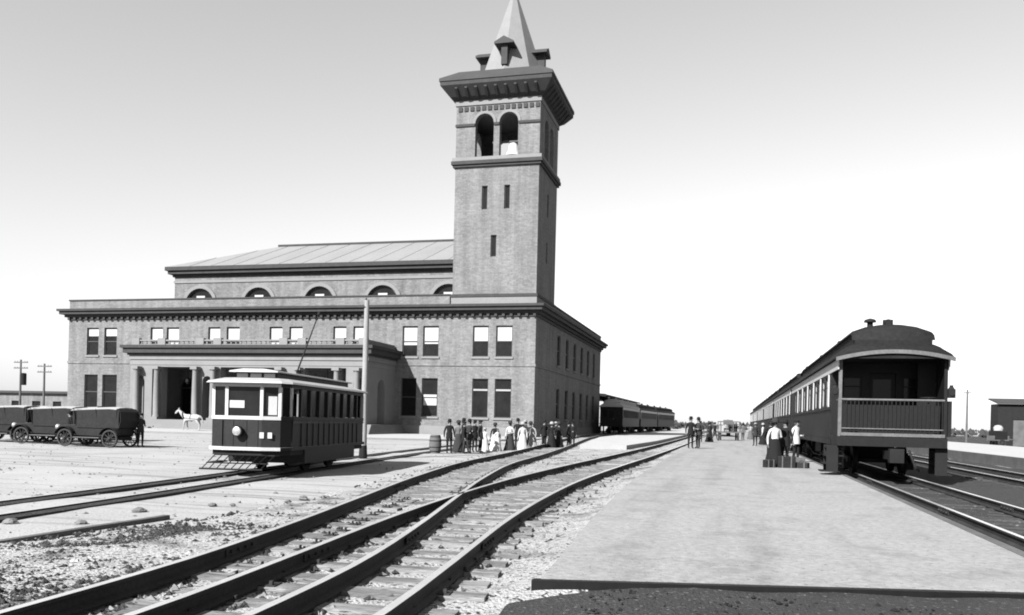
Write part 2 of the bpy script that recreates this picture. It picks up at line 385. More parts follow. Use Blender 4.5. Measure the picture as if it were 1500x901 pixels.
OPS = [(a, b, 8.1, 11.25) for a, b in up + upc] + [(a, b, 1.95, 5.88) for a, b in ((-25.57, -23.89), (-23.2, -21.47), (-31.01, -29.27), (-33.3, -31.6), (-72.3, -70.5), (-69.87, -67.92))]
# ground-floor arched doors behind the portico
DO = [(c - 1.1, c + 1.1, 1.0, 5.6, 1.1) for c in (-58.5, -54.6, -50.6, -46.8, -43.0, -39.0, -36.3)]
mb = MB(); wall(mb, front, XL, X0, 0.0, 12.6, OPS + DO, 0.4); mb.build('front_wall', 'brick', st)
SOPS = [(y, y + 1.7, z, z + 3.4) for y in range(93, 123, 5) for z in (2.0, 8.0)]
mb = MB(); wall(mb, side, Y0, YB, 0.0, 12.6, SOPS, 0.4); mb.build('side_wall', 'brick', st)
mb = MB(); mb.box(XL, XL + .3, Y0 + .01, YB, 0, 12.6); mb.box(XL + .3, X0 - .45, YB - .3, YB, 0, 12.6); mb.build('rear_wall', 'brick', st)
mb = MB(); mb.box(XL - .12, X0 + .12, Y0 - .12, Y0 - .002, 0, 1.0); mb.box(X0 + .002, X0 + .12, Y0 - .002, YB, 0, 1.0); mb.build('plinth', 'stone', st)
bl = {(-25.63): .5, (-23.19): .48, (-33.25): .62, (-30.99): .58, (-72.1): .3, (-69.74): 0.3}
for op in OPS:
    up_ = op[2] > 7
    b = bl.get(op[0], 0) if up_ else 0
    if up_ and op[0] in [u[0] for u in upc]: b = random.choice((.35, .45, .52, .52, .6))
    l = 4.75 if (not up_ and op[0] > -26) else None
    if not up_ and op[0] == -31.01: b = 0
    wn = window(st, front, op, b, bars=(l is None), lite=l)
for op in DO: window(st, front, op, 0, bars=False, sillm=None, fr=.16)
for op in SOPS: window(st, side, op, 0)
mb = MB(); ubox(mb, front, -30.85, -29.43, 3.1, 4.2, .205, .222); mb.build('blind', 'blind', st)
# belt course between storeys, corner pilasters
mb = MB(); mb.box(XL - .08, X0 + .08, Y0 - .08, Y0 - .002, 7.15, 7.4); mb.box(X0 + .002, X0 + .08, Y0 - .002, YB, 7.15, 7.4); mb.build('belt_course', 'brick', st)
# main cornice in steps, then the parapet
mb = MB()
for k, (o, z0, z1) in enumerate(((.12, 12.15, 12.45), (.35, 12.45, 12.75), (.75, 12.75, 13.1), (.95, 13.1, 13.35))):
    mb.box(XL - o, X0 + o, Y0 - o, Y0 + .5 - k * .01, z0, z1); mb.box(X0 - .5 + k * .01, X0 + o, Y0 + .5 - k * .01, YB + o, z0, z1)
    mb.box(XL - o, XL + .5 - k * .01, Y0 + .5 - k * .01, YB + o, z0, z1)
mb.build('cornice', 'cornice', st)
mb = MB(); mb.box(XL, -28.2, Y0 + .05, Y0 + .45, 13.351, 14.35); mb.box(XL, XL + .4, Y0 + .45, YB, 13.351, 14.35)
mb.box(X0 - .4, X0 - .02, 91.2, YB, 13.351, 14.3); mb.box(XL + .4, X0 - .4, YB - .4, YB, 13.351, 14.35); mb.build('parapet', 'brick', st)
mb = MB(); mb.box(XL - .08, -28.15, Y0 - .03, Y0 + .52, 14.351, 14.5); mb.box(X0 - .47, X0 + .06, 91.1, YB + .05, 14.301, 14.45); mb.build('coping', 'cornice', st)
mb = MB(); mb.box(XL + .3, X0 - .4, Y0 + .46, YB - .3, 13.2, 13.34); mb.build('flat_roof', 'darkroof', st)
# dentils below the cornice
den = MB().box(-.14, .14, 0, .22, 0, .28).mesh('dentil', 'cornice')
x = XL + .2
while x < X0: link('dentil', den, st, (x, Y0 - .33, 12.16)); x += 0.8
# central clerestory block with lunettes
BX0, BX1, BY0, BY1 = -66.5, -26.0, Y0 + 8, Y0 + 32
cl = lambda u, z, d: (u, BY0 + d, z)
LUN = [(c - 1.95, c + 1.95, 14.2, 16.85, 1.95) for c in (-62.9, -54.95, -47.0, -39.05, -31.1)]
mb = MB(); wall(mb, cl, BX0, BX1, 13.3, 18.5, LUN, .45); mb.box(BX0, BX0 + .3, BY0 + .01, BY1, 13.3, 18.5); mb.box(BX1 - .3, BX1, BY0 + .01, BY1, 13.3, 18.5)
mb.box(BX0 + .3, BX1 - .3, BY1 - .3, BY1, 13.3, 18.5); mb.build('clerestory_wall', 'brick', st)
for i, op in enumerate(LUN):
    wn = window(st, cl, op, 0, bars=False, sillm=None, fr=.14)
    mb = MB(); cx = (op[0] + op[1]) / 2; ubox(mb, cl, cx - .65, cx + .5, 14.6, 16.0, .205, .22); mb.build('blind', 'blind', wn)
    mb = MB(); arc = [(math.cos(t), math.sin(t)) for t in [math.pi * k / 14 for k in range(15)]]
    for p, q in zip(arc, arc[1:]):
        Pp = lambda w, r, d: cl(cx + w[0] * r, 14.9 + w[1] * r, d)
        mb.add([Pp(p, 1.97, -.16), Pp(q, 1.97, -.16), Pp(q, 2.38, -.16), Pp(p, 2.38, -.16), Pp(p, 1.97, 0), Pp(q, 1.97, 0), Pp(q, 2.38, 0), Pp(p, 2.38, 0)],
               [(0, 1, 2, 3), (3, 2, 6, 7), (0, 4, 5, 1)])
    mb.build('hood_mould', 'stone', wn)
mb = MB(); mb.box(BX0 - .1, BX1, BY0 - .1, BY0 - .002, 17.55, 17.85); mb.build('string_course', 'stone', st)
mb = MB()
for k, (o, z0, z1) in enumerate(((.2, 18.3, 18.6), (.6, 18.6, 19.0), (.85, 19.0, 19.45))): mb.box(BX0 - o, BX1 + o, BY0 - o, BY1 + o, z0, z1 - .001)
mb.build('clerestory_cornice', 'cornice', st)
mb = MB(); e = .85; zr = 24.3; ym = (BY0 + BY1) / 2
mb.add([(BX0 - e, BY0 - e, 19.452), (BX1 + e, BY0 - e, 19.452), (BX1 + e, BY1 + e, 19.452), (BX0 - e, BY1 + e, 19.452), (-59.2, ym, zr), (BX1 - 7, ym, zr)],
       [(0, 1, 5, 4), (2, 3, 4, 5), (3, 0, 4), (1, 2, 5)])
rf = mb.build('hipped_roof', 'roof', st)
mb = MB(); mb.box(-59.4, BX1 - 6.8, ym - .2, ym + .2, zr - .05, zr + .22); mb.build('ridge_cap', 'cornice', rf)
for hx in range(13):      # standing seams of the roof
    xx = BX0 + 2.6 + hx * 3.0
    if xx > BX1 - 1: continue
    t = 1.0 if -59.2 <= xx <= BX1 - 7 else max(0.05, (xx - BX0 + e) / (7.3 + e)) if xx < -59.2 else .3
    mb = MB(); mb.tube((xx, BY0 - e + .02, 19.47), (xx, BY0 - e + (ym - BY0 + e) * t, 19.47 + (zr - 19.45) * t), .025, n=5); mb.build('seam', 'roof', rf)

# ---- portico of the station
PY = 75.15; PXL, PXR = -60.5, -33.9
pf = lambda u, z, d: (u, PY + d, z)
po = MB()
sol = [(-60.49, -60.08), (-58.76, -57.86), (-57.29, -56.72), (-52.96, -51.93), (-50.91, -49.89), (-43.48, -42.5), (-41.54, -40.58), (-37.15, -36.65), (-36.15, -35.36), (-34.22, -33.9)]
AR = [(-60.08, -58.76, 1.0, 5.5, .65), (-51.93, -50.91, 1.0, 5.5, .5), (-42.5, -41.54, 1.0, 5.5, .48), (-35.36, -34.22, 1.0, 5.5, .56)]
RC = [(-57.86, -57.29, 1.0, 6.4), (-56.72, -52.96, 1.0, 6.4), (-49.89, -43.48, 1.0, 6.4), (-40.58, -37.15, 1.0, 6.4), (-36.65, -36.15, 1.0, 6.4)]
wall(po, pf, PXL, PXR, 0.9, 6.6, AR + RC, .9)
ps = lambda u, z, d: (PXR - d, u, z)
wall(po, ps, PY, Y0 - .13, 0.9, 6.6, [(77.6, 79.4, 1.0, 5.5, .9)], .9)
po.box(PXL, PXL + .9, PY + .9, Y0 - .13, .9, 6.6)
po.box(PXL + .02, PXR - .02, PY + .02, Y0 - .13, 6.45, 6.6)
portico = po.build('portico', 'stone', st)
mb = MB()
for k, (o, z0, z1) in enumerate(((.05, 6.6, 6.95), (.0, 6.95, 7.15), (.1, 7.15, 7.6))): mb.box(PXL - o, PXR + o, PY - o, Y0 - .15, z0, z1 - .001)
mb.build('entablature', 'stone', portico)
mb = MB()
for o, z0, z1 in ((.25, 7.6, 7.8), (.55, 7.8, 8.3), (.75, 8.3, 8.6)): mb.box(PXL - o, PXR + o, PY - o, Y0 - .15, z0, z1 - .001)
mb.build('portico_cornice', 'cornice', portico)  # shadow on this cornice is put into its dark colour
mb = MB(); mb.box(PXL + .1, PXR - .1, PY + .1, PY + .4, 8.6, 8.75); mb.box(PXR - .4, PXR - .1, PY + .4, Y0 - .15, 8.6, 8.75); mb.build('balustrade_base', 'stone', portico)
mb = MB(); mb.box(PXL + .1, PXR - .1, PY + .1, PY + .4, 9.05, 9.2); mb.box(PXR - .4, PXR - .1, PY + .4, Y0 - .15, 8.751, 9.2); mb.build('balustrade_rail', 'stone', portico)
ped = MB().box(-.45, .45, -.22, .22, 0, .75).mesh('pedestal', 'stone')
for x in (-60.0, -56.9, -52.4, -50.4, -43.0, -41.0, -36.9, -34.5): link('pedestal', ped, portico, (x, PY + .25, 8.6))
bal = MB().lathe([(.07, 0), (.11, .06), (.06, .15), (.09, .3)], n=8).mesh('baluster', 'stone', True)
x = PXL + .6
while x < PXR - .5: link('baluster', bal, portico, (x, PY + .25, 8.75)); x += .55
colm = MB().box(-.42, .42, -.42, .42, 0, .25).lathe([(.36, .25), (.33, .4), (.30, .45), (.31, 2.2), (.26, 4.9), (.27, 4.95), (.34, 5.1)], n=18).box(-.38, .38, -.38, .38, 5.1, 5.38).mesh('column', 'stone', True)
for x in (-59.35, -56.95, -52.45, -50.4, -43.0, -41.0, -36.9, -34.8): link('column', colm, portico, (x, PY - .5, 1.02))
mb = MB()
for k in range(6): mb.box(PXL - 1.4 + k * .1, PXR + 1.4 - k * .1, PY - 2.6 + k * .32, Y0 - .13, 0.131 + k * .148, 0.131 + (k + 1) * .148)
mb.build('steps', 'stone', portico)
lan = MB().tube((0, 0, 0), (0, 0, -1.1), .03).lathe([(.05, -1.1), (.2, -1.2), (.22, -1.5), (.1, -1.7)], n=8).mesh('hanging_lamp', 'iron')
for x in (-54.8, -46.7, -38.9): link('hanging_lamp', lan, portico, (x, PY + 1.6, 6.44))

# ------------------------------------------------------------------ bell tower
TX0, TX1, TY0, TY1 = -28.0, X0, Y0, 91.1
tw = thing('bell_tower', 'tall square brick bell tower with arched belfry, wide eaves and slender spire', 'tower', ((TX0 + TX1) / 2, (TY0 + TY1) / 2, 13.36), world=True)
def tb(mb, name, m, parent=tw, **k): return mb.build(name, m, parent, **k)
tf = lambda u, z, d: (u, TY0 + .06 + d, z)
ts = lambda u, z, d: (TX1 - .06 - d, u, z)
tl = lambda u, z, d: (TX0 + .06 + d, u, z)
tbk = lambda u, z, d: (u, TY1 - .06 - d, z)
SH = [(-25.05, -24.45, 23.0, 25.4), (-22.7, -22.1, 23.0, 25.4), (-24.0, -23.4, 18.2, 20.4)]
BF = [(-25.9, -23.95, 28.4, 32.7, .97), (-23.35, -21.4, 28.4, 32.7, .97)]
cy_ = (TY0 + TY1) / 2
SB = [(cy_ - 2.2, cy_ - .3, 28.4, 32.7, .95), (cy_ + .3, cy_ + 2.2, 28.4, 32.7, .95)]
SS = [(cy_ - .3, cy_ + .3, 23, 25.4), (cy_ - .3, cy_ + .3, 18.2, 20.4)]
mb = MB(); wall(mb, tf, TX0 + .06, TX1 - .06, 13.36, 27.6, SH, .5); wall(mb, ts, TY0 + .06, TY1 - .06, 13.36, 27.6, SS, .5)
wall(mb, tl, TY0 + .06, TY1 - .06, 13.36, 27.6, [], .5); wall(mb, tbk, TX0 + .06, TX1 - .06, 13.36, 27.6, [], .5); tb(mb, 'shaft', 'brick')
mb = MB(); wall(mb, tf, TX0 + .06, TX1 - .06, 28.3, 34.1, BF, .7); wall(mb, ts, TY0 + .06, TY1 - .06, 28.3, 34.1, SB, .7)
wall(mb, tl, TY0 + .06, TY1 - .06, 28.3, 34.1, SB, .7); wall(mb, tbk, TX0 + .06, TX1 - .06, 28.3, 34.1, BF, .7); 
mb.box(TX0 + .1, TX1 - .1, TY0 + .1, TY1 - .1, 28.2, 28.32); tb(mb, 'belfry', 'brick')
mb = MB(); mb.box(TX0 - .02, TX1 + .03, TY0 - .03, TY1, 13.36, 14.15); tb(mb, 'tower_base', 'stone')
mb = MB(); mb.box(TX0 - .1, TX1 + .1, TY0 - .1, TY1 + .05, 14.151, 14.45); tb(mb, 'base_moulding', 'cornice')
mb = MB(); mb.box(TX0 - .3, TX1 + .3, TY0 - .3, TY1 + .3, 27.6, 27.95); mb.box(TX0 - .15, TX1 + .15, TY0 - .15, TY1 + .15, 27.35, 27.599); tb(mb, 'string_course', 'cornice')
mb = MB(); mb.box(TX0 - .22, TX1 + .22, TY0 - .22, TY1 + .22, 27.951, 28.3); tb(mb, 'string_ledge', 'stone')
for fn, ops in ((tf, SH), (ts, SS)):
    for op in ops:
        wn = window(tw, fn, op, 0, bars=False, sillm=None)
# impost band, archivolts, frieze
for a, b in ((TX0 + .0, -25.95), (-21.35, TX1), (-23.93, -23.37)): mb = MB(); mb.box(a, b, TY0 - .06, TY0 + .055, 31.5, 31.75); tb(mb, 'impost_band', 'cornice')
for op in BF:
    mb = MB(); cx = (op[0] + op[1]) / 2; arc = [(math.cos(t), math.sin(t)) for t in [math.pi * k / 14 for k in range(15)]]
    for p, q in zip(arc, arc[1:]):
        Pp = lambda w_, r, d: tf(cx + w_[0] * r, 31.73 + w_[1] * r, d)
        mb.add([Pp(p, .98, -.1), Pp(q, .98, -.1), Pp(q, 1.24, -.1), Pp(p, 1.24, -.1), Pp(p, .98, 0), Pp(q, .98, 0), Pp(q, 1.24, 0), Pp(p, 1.24, 0)], [(0, 1, 2, 3), (3, 2, 6, 7), (0, 4, 5, 1)])
    tb(mb, 'archivolt', 'stone')
fz = MB().box(-.2, .2, -.1, .0, 0, .42).mesh('frieze_panel', 'cornice')
x = TX0 + .5
while x < TX1 - .3:
    o = link('frieze_panel', fz, tw, (x, TY0 + .058, 33.05)); x += .62
mb = MB(); mb.box(TX0 - .04, TX1 + .04, TY0 - .04, TY1 + .04, 33.62, 34.1); tb(mb, 'frieze_cap', 'stone')
# bell, coloured pale to stand for sky light through the arch
mb = MB(); mb.lathe([(.95, 0), (.85, .15), (.62, .5), (.5, 1.1), (.3, 1.35), (.08, 1.45)], (-22.3, TY0 + 1.7, 28.7), 18); tb(mb, 'bell', 'letter', smooth=True)
mb = MB(); mb.tube((-24.5, TY0 + 1.7, 30.25), (-20.0, TY0 + 1.7, 30.25), .12); tb(mb, 'bell_yoke', 'timber')
# eaves: soffit in dark paint that also carries its shade, brackets, fascia, skirt roof
def ring(o, z): return [(TX0 - o, TY0 - o, z), (TX1 + o, TY0 - o, z), (TX1 + o, TY1 + o, z), (TX0 - o, TY1 + o, z)]
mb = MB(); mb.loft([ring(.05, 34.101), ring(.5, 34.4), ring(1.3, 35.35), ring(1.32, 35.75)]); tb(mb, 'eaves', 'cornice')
mb = MB(); mb.loft([ring(1.4, 35.751), ring(1.4, 36.05), ring(-.2, 37.2), ring(-1.6, 37.7)]); tb(mb, 'skirt_roof', 'darkroof')
brk = MB().prism([(0, 0), (0, .95), (1.0, .95), (1.0, .8), (.3, .12)], lambda p, q, t: (t, -p, q), -.13, .13).mesh('bracket', 'cornice')
for i in range(9):
    x = TX0 + .35 + i * (TX1 - TX0 - .7) / 8
    o = link('bracket', brk, tw, (x, TY0 - .2, 34.18))
    yv = TY0 + .35 + i * (TY1 - TY0 - .7) / 8
    o = link('bracket', brk, tw, (TX1 + .2, yv, 34.18), R(90))
CX, CY = (TX0 + TX1) / 2 + .25, cy_
def octo(r, z): return [(CX + r * math.sin(k * math.pi / 4), CY - r * math.cos(k * math.pi / 4), z) for k in range(8)]
mb = MB(); mb.loft([octo(3.5, 37.55), octo(3.3, 38.1), octo(.06, 47.4)]); sp = tb(mb, 'spire', 'spire')
mb = MB(); mb.tube((CX, CY, 47.2), (CX, CY, 49), .07, .02); mb.lathe([(.02, 47.6), (.2, 47.75), (.02, 47.95)], (CX, CY, 0), 10)
tb(mb, 'finial', 'iron')
for k in range(4):   # lucarnes with hoods at the foot of the spire
    a = k * math.pi / 2; T = Matrix.Translation((CX, CY, 0)) @ Matrix.Rotation(a, 4, 'Z')
    mb = MB(); mb.box(-.32, .32, -3.5, -2.3, 38.0, 40.0); mb.v = [tuple(T @ Vector(v)) for v in mb.v]; tb(mb, 'lucarne', 'cornice')
    mb = MB(); mb.prism([(-1.0, 40.0), (1.0, 40.0), (1.0, 40.2), (0, 40.75), (-1.0, 40.2)], lambda p, q, t: (p, t, q), -3.85, -2.0); mb.v = [tuple(T @ Vector(v)) for v in mb.v]; tb(mb, 'lucarne_hood', 'darkroof')

# ------------------------------------------------------------------ railway tracks
def rail_poly(g=1.0): return [(-.07, 0), (.07, 0), (.07, .02), (.016, .045), (.016, .12), (.037, .13), (.037, .16), (-.037, .16), (-.037, .13), (-.016, .12), (-.016, .045), (-.07, .02)]
def rail(name, pts, z, parent, scale=1.08):
    mb = MB(); secs = []
    P = [Vector((x, y, 0)) for x, y in pts]
    for i, p in enumerate(P):
        d = (P[min(i + 1, len(P) - 1)] - P[max(i - 1, 0)]).normalized(); nrm = Vector((d.y, -d.x, 0))
        secs.append([tuple(p + nrm * a * scale + Vector((0, 0, z + b * scale))) for a, b in rail_poly()])
    mb.loft(secs)
    o = mb.build(name, ['steel', 'polish'], parent)
    for f in o.data.polygons:
        if f.normal.z > .8 and min(o.data.vertices[i].co.z for i in f.vertices) > z + .15 * scale: f.material_index = 1
    return o
def center(tab, y0, y1, step):
    out = []; y = y0
    while y <= y1: out.append((smooth(tab, y), y)); y += step if y < 60 else step * 4
    return out
def smooth(tab, y):     # Catmull-Rom through a (y, x) table
    n = len(tab); i = 0
    while i < n - 2 and y > tab[i + 1][0]: i += 1
    p0, p1, p2, p3 = tab[max(i - 1, 0)], tab[i], tab[i + 1], tab[min(i + 2, n - 1)]
    t = (y - p1[0]) / (p2[0] - p1[0])
    m1 = (p2[1] - p0[1]) / max(1e-6, p2[0] - p0[0]) * (p2[0] - p1[0]); m2 = (p3[1] - p1[1]) / max(1e-6, p3[0] - p1[0]) * (p2[0] - p1[0])
    return (2 * t**3 - 3 * t**2 + 1) * p1[1] + (t**3 - 2 * t**2 + t) * m1 + (-2 * t**3 + 3 * t**2) * p2[1] + (t**3 - t**2) * m2
def tie_mesh(h):
    mb = MB().box(-1.35, 1.35, -.12, .12, -.1, h)
    mb.cur = 1
    for s in (-1, 1):
        for q in (-.1, .1): mb.box(s * .86 + q - .016, s * .86 + q + .016, -.04 * (1 if q > 0 else -1) - .02, -.04 * (1 if q > 0 else -1) + .02, h, h + .05)
        mb.box(s * .86 - .15, s * .86 + .15, -.085, .085, h, h + .012)
    return mb.mesh('sleeper', ['tie', 'steel'])
tie_me = [tie_mesh(h) for h in (0, .012, -.012)]
tie_dark = [MB().box(-1.3, 1.3, -.12, .12, -.1, 0).mesh('sleeper', 'tiedark')]
def track(label, ctab, y0, y1, gauge, z, ties=None, group=None, tiez=.075, tm=None):
    t = thing('railway_track', label, 'track', (smooth(ctab, y0), y0, 0), 0, group, True)
    cs = center(ctab, y0, y1, .8)
    for s in (-1, 1):
        pts = []
        for i, (x, y) in enumerate(cs):
            a, b = cs[max(i - 1, 0)], cs[min(i + 1, len(cs) - 1)]; d = Vector((b[0] - a[0], b[1] - a[1])).normalized()
            pts.append((x + d.y * s * gauge / 2, y - d.x * s * gauge / 2))
        rail('rail', pts, z, t)
    jb = MB().box(-.035, -.024, -.42, .42, .05, .13); jb.box(.024, .035, -.42, .42, .05, .13)
    for q in (-.3, -.1, .1, .3): jb.lathe([(.02, .035), (.02, .06)], (0, q, .09), 6, axis='x'); jb.lathe([(.02, -.06), (.02, -.035)], (0, q, .09), 6, axis='x')
    jb.v = [(a * 1.08, b, c_ * 1.08) for a, b, c_ in jb.v]; jb = jb.mesh('joint_bar', 'steel')
    for s in (-1, 1):
        for y in (9.6 + .7 * s, 18.8 + .7 * s, 28 + .7 * s):
            d = smooth(ctab, y + .5) - smooth(ctab, y - .5); link('joint_bar', jb, t, (smooth(ctab, y) + s * gauge / 2, y - s * d * gauge / 2, z), -math.atan(d))
    if ties:
        y = ties[0]; rr = random.Random(int(y0 * 7) + int(abs(ctab[0][1]) * 10))
        while y < ties[1]:
            d = smooth(ctab, y + .5) - smooth(ctab, y - .5)
            o = link('sleeper', rr.choice(tm or tie_me), t, (smooth(ctab, y) + rr.uniform(-.08, .08), y, tiez + rr.uniform(-.02, .012)), -math.atan(d) + rr.uniform(-.03, .03),
                     (rr.uniform(.92, 1.04), rr.uniform(.85, 1.15), 1))
            y += .62 + rr.uniform(-.05, .05)
    return t
trackA = [(-3, -3.95), (2, -4.1), (5.8, -4.3), (8, -4.52), (11, -5.05), (14, -5.65), (20, -6.85), (28, -8.15), (37, -9.0), (51, -10.55), (66, -12.4), (80, -14.0), (100, -15.6), (130, -16.5), (240, -17)]
trackB = [(-3, -3.0), (2, -3.2), (5.8, -3.38), (8, -3.6), (12, -4.05), (16, -4.35), (21, -4.55), (28, -4.55), (39, -4.40), (59, -4.25), (100, -4.3), (240, -4.6)]
track('railway track curving left past the crowd toward the tower', trackA, -2, 235, 1.72, .10, None)
track('railway track with weathered sleepers running along the platform edge', trackB, -2, 235, 1.72, .10, (3.0, 48), tiez=.112)
track('railway track under the coaches at the right platform edge', [(-3, 4.8), (60, 4.8), (240, 4.8)], -2, 235, 1.5, .08, (8, 27), tm=tie_dark)
track('siding track beside the far island platform', [(-3, 9.6), (60, 9.6), (240, 9.6)], 5, 235, 1.5, .06, (14, 34), tm=tie_dark)
# frog timbers of track A where no sleeper of track B lies: sleepers further on
tA = [o for o in bpy.data.objects if o.get('label', '').startswith('railway track curving')][0]
rr = random.Random(3); y = 17.0
while y < 52:
    d = smooth(trackA, y + .5) - smooth(trackA, y - .5)
    o = link('sleeper', rr.choice(tie_me), tA, (smooth(trackA, y) - .15, y, .108 + rr.uniform(-.02, .01)), -math.atan(d) + rr.uniform(-.03, .03), (rr.uniform(.8, .95), 1, 1))
    y += .66
y = 3.2
while y < 16.5:
    o = link('sleeper', rr.choice(tie_me), tA, (smooth(trackA, y) - .75, y + .05, .104 + rr.uniform(-.02, .01)), rr.uniform(-.04, .04), (.5, 1, 1))
    y += .62
# street railway: rails sunk in the dirt
tram_tab = [(-3, -10.9), (6, -11.4), (11.8, -11.95), (15.6, -12.45), (20.4, -13.12), (24, -13.62), (30, -14.4), (40, -15.6), (58, -17.4)]
tt = thing('tram_track', 'sunken street tram track crossing the pale forecourt dirt', 'track', (-11, -2, 0), world=True)
cs = center(tram_tab, -2, 58, 1.0)
for s in (-1, 1):
    rail('rail', [(x + s * .71, y + s * .1) for x, y in cs], -.09, tt)
    mb = MB(); secs = []
    for x, y in cs:
        k = .05 * mn.noise((y * 1.4, s, 0)); xx = x + s * .71; yy = y + s * .1
        secs.append([(xx + .04, yy, .055), (xx + .30 + k, yy, .045 + k * .2), (xx + .32 + k, yy, -.05), (xx + .02, yy, -.05)])
    mb.loft(secs); mb.build('flangeway', 'cinder', tt)
mb = MB()
mb.loft([[(-8.98 + .02 * (y - 8) + .06 * mn.noise((y, 0, 0)) + a, y, b) for a, b in ((-.06, -.05), (.06, -.05), (.06, .075), (-.06, .075))] for y in [6.5, 7.5, 8.5, 9.5, 10.5, 11.4, 12.0]])
tag(mb.build('timber_edging', 'timber'), 'half buried timber edging between pale forecourt dirt and dark gravel', 'timber')

# ------------------------------------------------------------------ loose stones
def stones(name, m, spots, seed):
    rr = random.Random(seed); mb = MB()
    base = [(1, 0, 0), (-1, 0, 0), (0, 1, 0), (0, -1, 0), (0, 0, 1), (0, 0, -1)]
    fs = [(0, 2, 4), (2, 1, 4), (1, 3, 4), (3, 0, 4), (2, 0, 5), (1, 2, 5), (3, 1, 5), (0, 3, 5)]
    for x, y, z, r in spots:
        a = rr.uniform(0, 6.28); c, s = math.cos(a), math.sin(a); sx, sy, sz = r * rr.uniform(.7, 1.4), r * rr.uniform(.6, 1.1), r * rr.uniform(.5, .9)
        vs = []
        for bx, by, bz in base:
            px, py, pz = bx * sx * rr.uniform(.7, 1.2) + rr.uniform(-.2, .2) * r, by * sy * rr.uniform(.7, 1.2) + rr.uniform(-.2, .2) * r, bz * sz
            vs.append((x + px * c - py * s, y + px * s + py * c, z + pz * .9 + r * .2))
        mb.add(vs, fs)
    return stuff(tag(mb.build(name, m), *{'gravel': ('dark loose gravel strewn along the yard tracks', 'gravel'), 'pebbles': ('pale dust and pebbles lying between the rails', 'gravel'),
           'crumbs': ('small crumbs of dirt scattered over the pale forecourt', 'dirt'), 'grit': ('fine dark grit on the platform surface', 'grit'), 'clinker': ('black clinker lumps on the cinder before the platform edge', 'clinker')}[name]))
rr = random.Random(21)
def along(tab, gauge, n, y0, y1):
    out = []
    for k in range(n):
        y = y0 + (y1 - y0) * rr.random() ** 1.7; s = rr.choice((-1, 1)); sd = rr.choice((-1, 1)); r = .012 + .05 * rr.random() ** 2.5
        out.append((smooth(tab, y) + s * gauge / 2 + sd * (.09 + r + rr.random() ** 2 * .12), y, .07, r))
    return out
def field(n, y0, y1, xl, xr, rlo, rhi, bias=1.8, z=.06):
    out = []
    while len(out) < n:
        y = y0 + (y1 - y0) * rr.random() ** bias; l, r = xl(y), xr(y); x = l + (r - l) * rr.random()
        if mn.noise((x * .8, y * .8, 11)) + rr.uniform(-.5, .5) < -.05: continue
        out.append((x, y, z, rlo + (rhi - rlo) * rr.random() ** 3))
    return out
LE = lambda y: interp(left_e, y) + .1
PLc = lambda y: interp(plat_left, max(7.9, y)) - .05
stones('gravel', 'cinder', field(5200, 4.5, 45, LE, PLc, .012, .055) + along(trackA, 1.72, 1500, 4.5, 30) + along(trackB, 1.72, 1500, 4.5, 30) + field(4200, 4.5, 13, LE, lambda y: -5.6, .012, .06) + field(12000, 3.5, 11, lambda y: LE(y) + .3, lambda y: -5.3 - .25 * (y - 3), .010, .03, 1.3), 1)
stones('pebbles', 'kerb', field(3800, 4.5, 30, LE, PLc, .008, .032) + along(trackA, 1.72, 1500, 4.5, 30) + along(trackB, 1.72, 1500, 4.5, 30), 2)
stones('clinker', 'iron', field(1200, 4.5, 8.0, lambda y: -1.2, lambda y: 4.0, .01, .035, 1, .2), 3)
stones('crumbs', 'stonegrey', [q for q in field(2600, 8, 58, lambda y: -12 - y * .75, lambda y: LE(y) - .1, .008, .05, 1.5, .0)], 4)
stones('grit', 'stonegrey', field(900, 8.8, 40, lambda y: -1.6, lambda y: 3.3, .003, .012, 1.6, .249), 5)
rr = random.Random(8)
for i, (x, y, r) in enumerate(((-10.6, 10.6, .11), (-9.6, 10.9, .10), (-9.9, 12.6, .13), (-9.4, 14.0, .09), (-9.1, 14.2, .07), (-8.5, 15.2, .09), (-8.6, 16.0, .12), (-8.3, 16.4, .10), (-9.7, 16.8, .06), (-8.2, 18.6, .08), (-7.0, 7.9, .10), (-6.2, 8.8, .09), (-13.4, 20.5, .06))):
    r *= .75
    mb = MB(); mb.lathe([(r * a * rr.uniform(.8, 1.1), r * b) for a, b in ((.3, -.3), (1, -.1), (1.05, .25), (.7, .55), (.2, .72))], n=9)
    mb.v = [(a * 1.3 + rr.uniform(-.2, .2) * r, b + rr.uniform(-.2, .2) * r, c + rr.uniform(-.1, .1) * r) for a, b, c in mb.v]
    o = mb.build('stone', 'paving' if i in (10, 11) else 'stonegrey'); o.location = (x, y, .05 if i in (10, 11) else .02)
    o.rotation_euler = (0, 0, rr.uniform(0, 6))
    if i in (10, 11): tag(o, 'pale rock lying in dark gravel beside the curving track', 'stone', 'pale rocks by the track')
    else: tag(o, ['dirt clod at the buried end of the timber edging', 'dirt clod on the pale ground just beyond the timber edging', 'largest dirt clod between timber edging and tram rails'][i] if i < 3 else 'small dirt clod where pale ground meets the gravel', 'clod', 'clods on the forecourt')

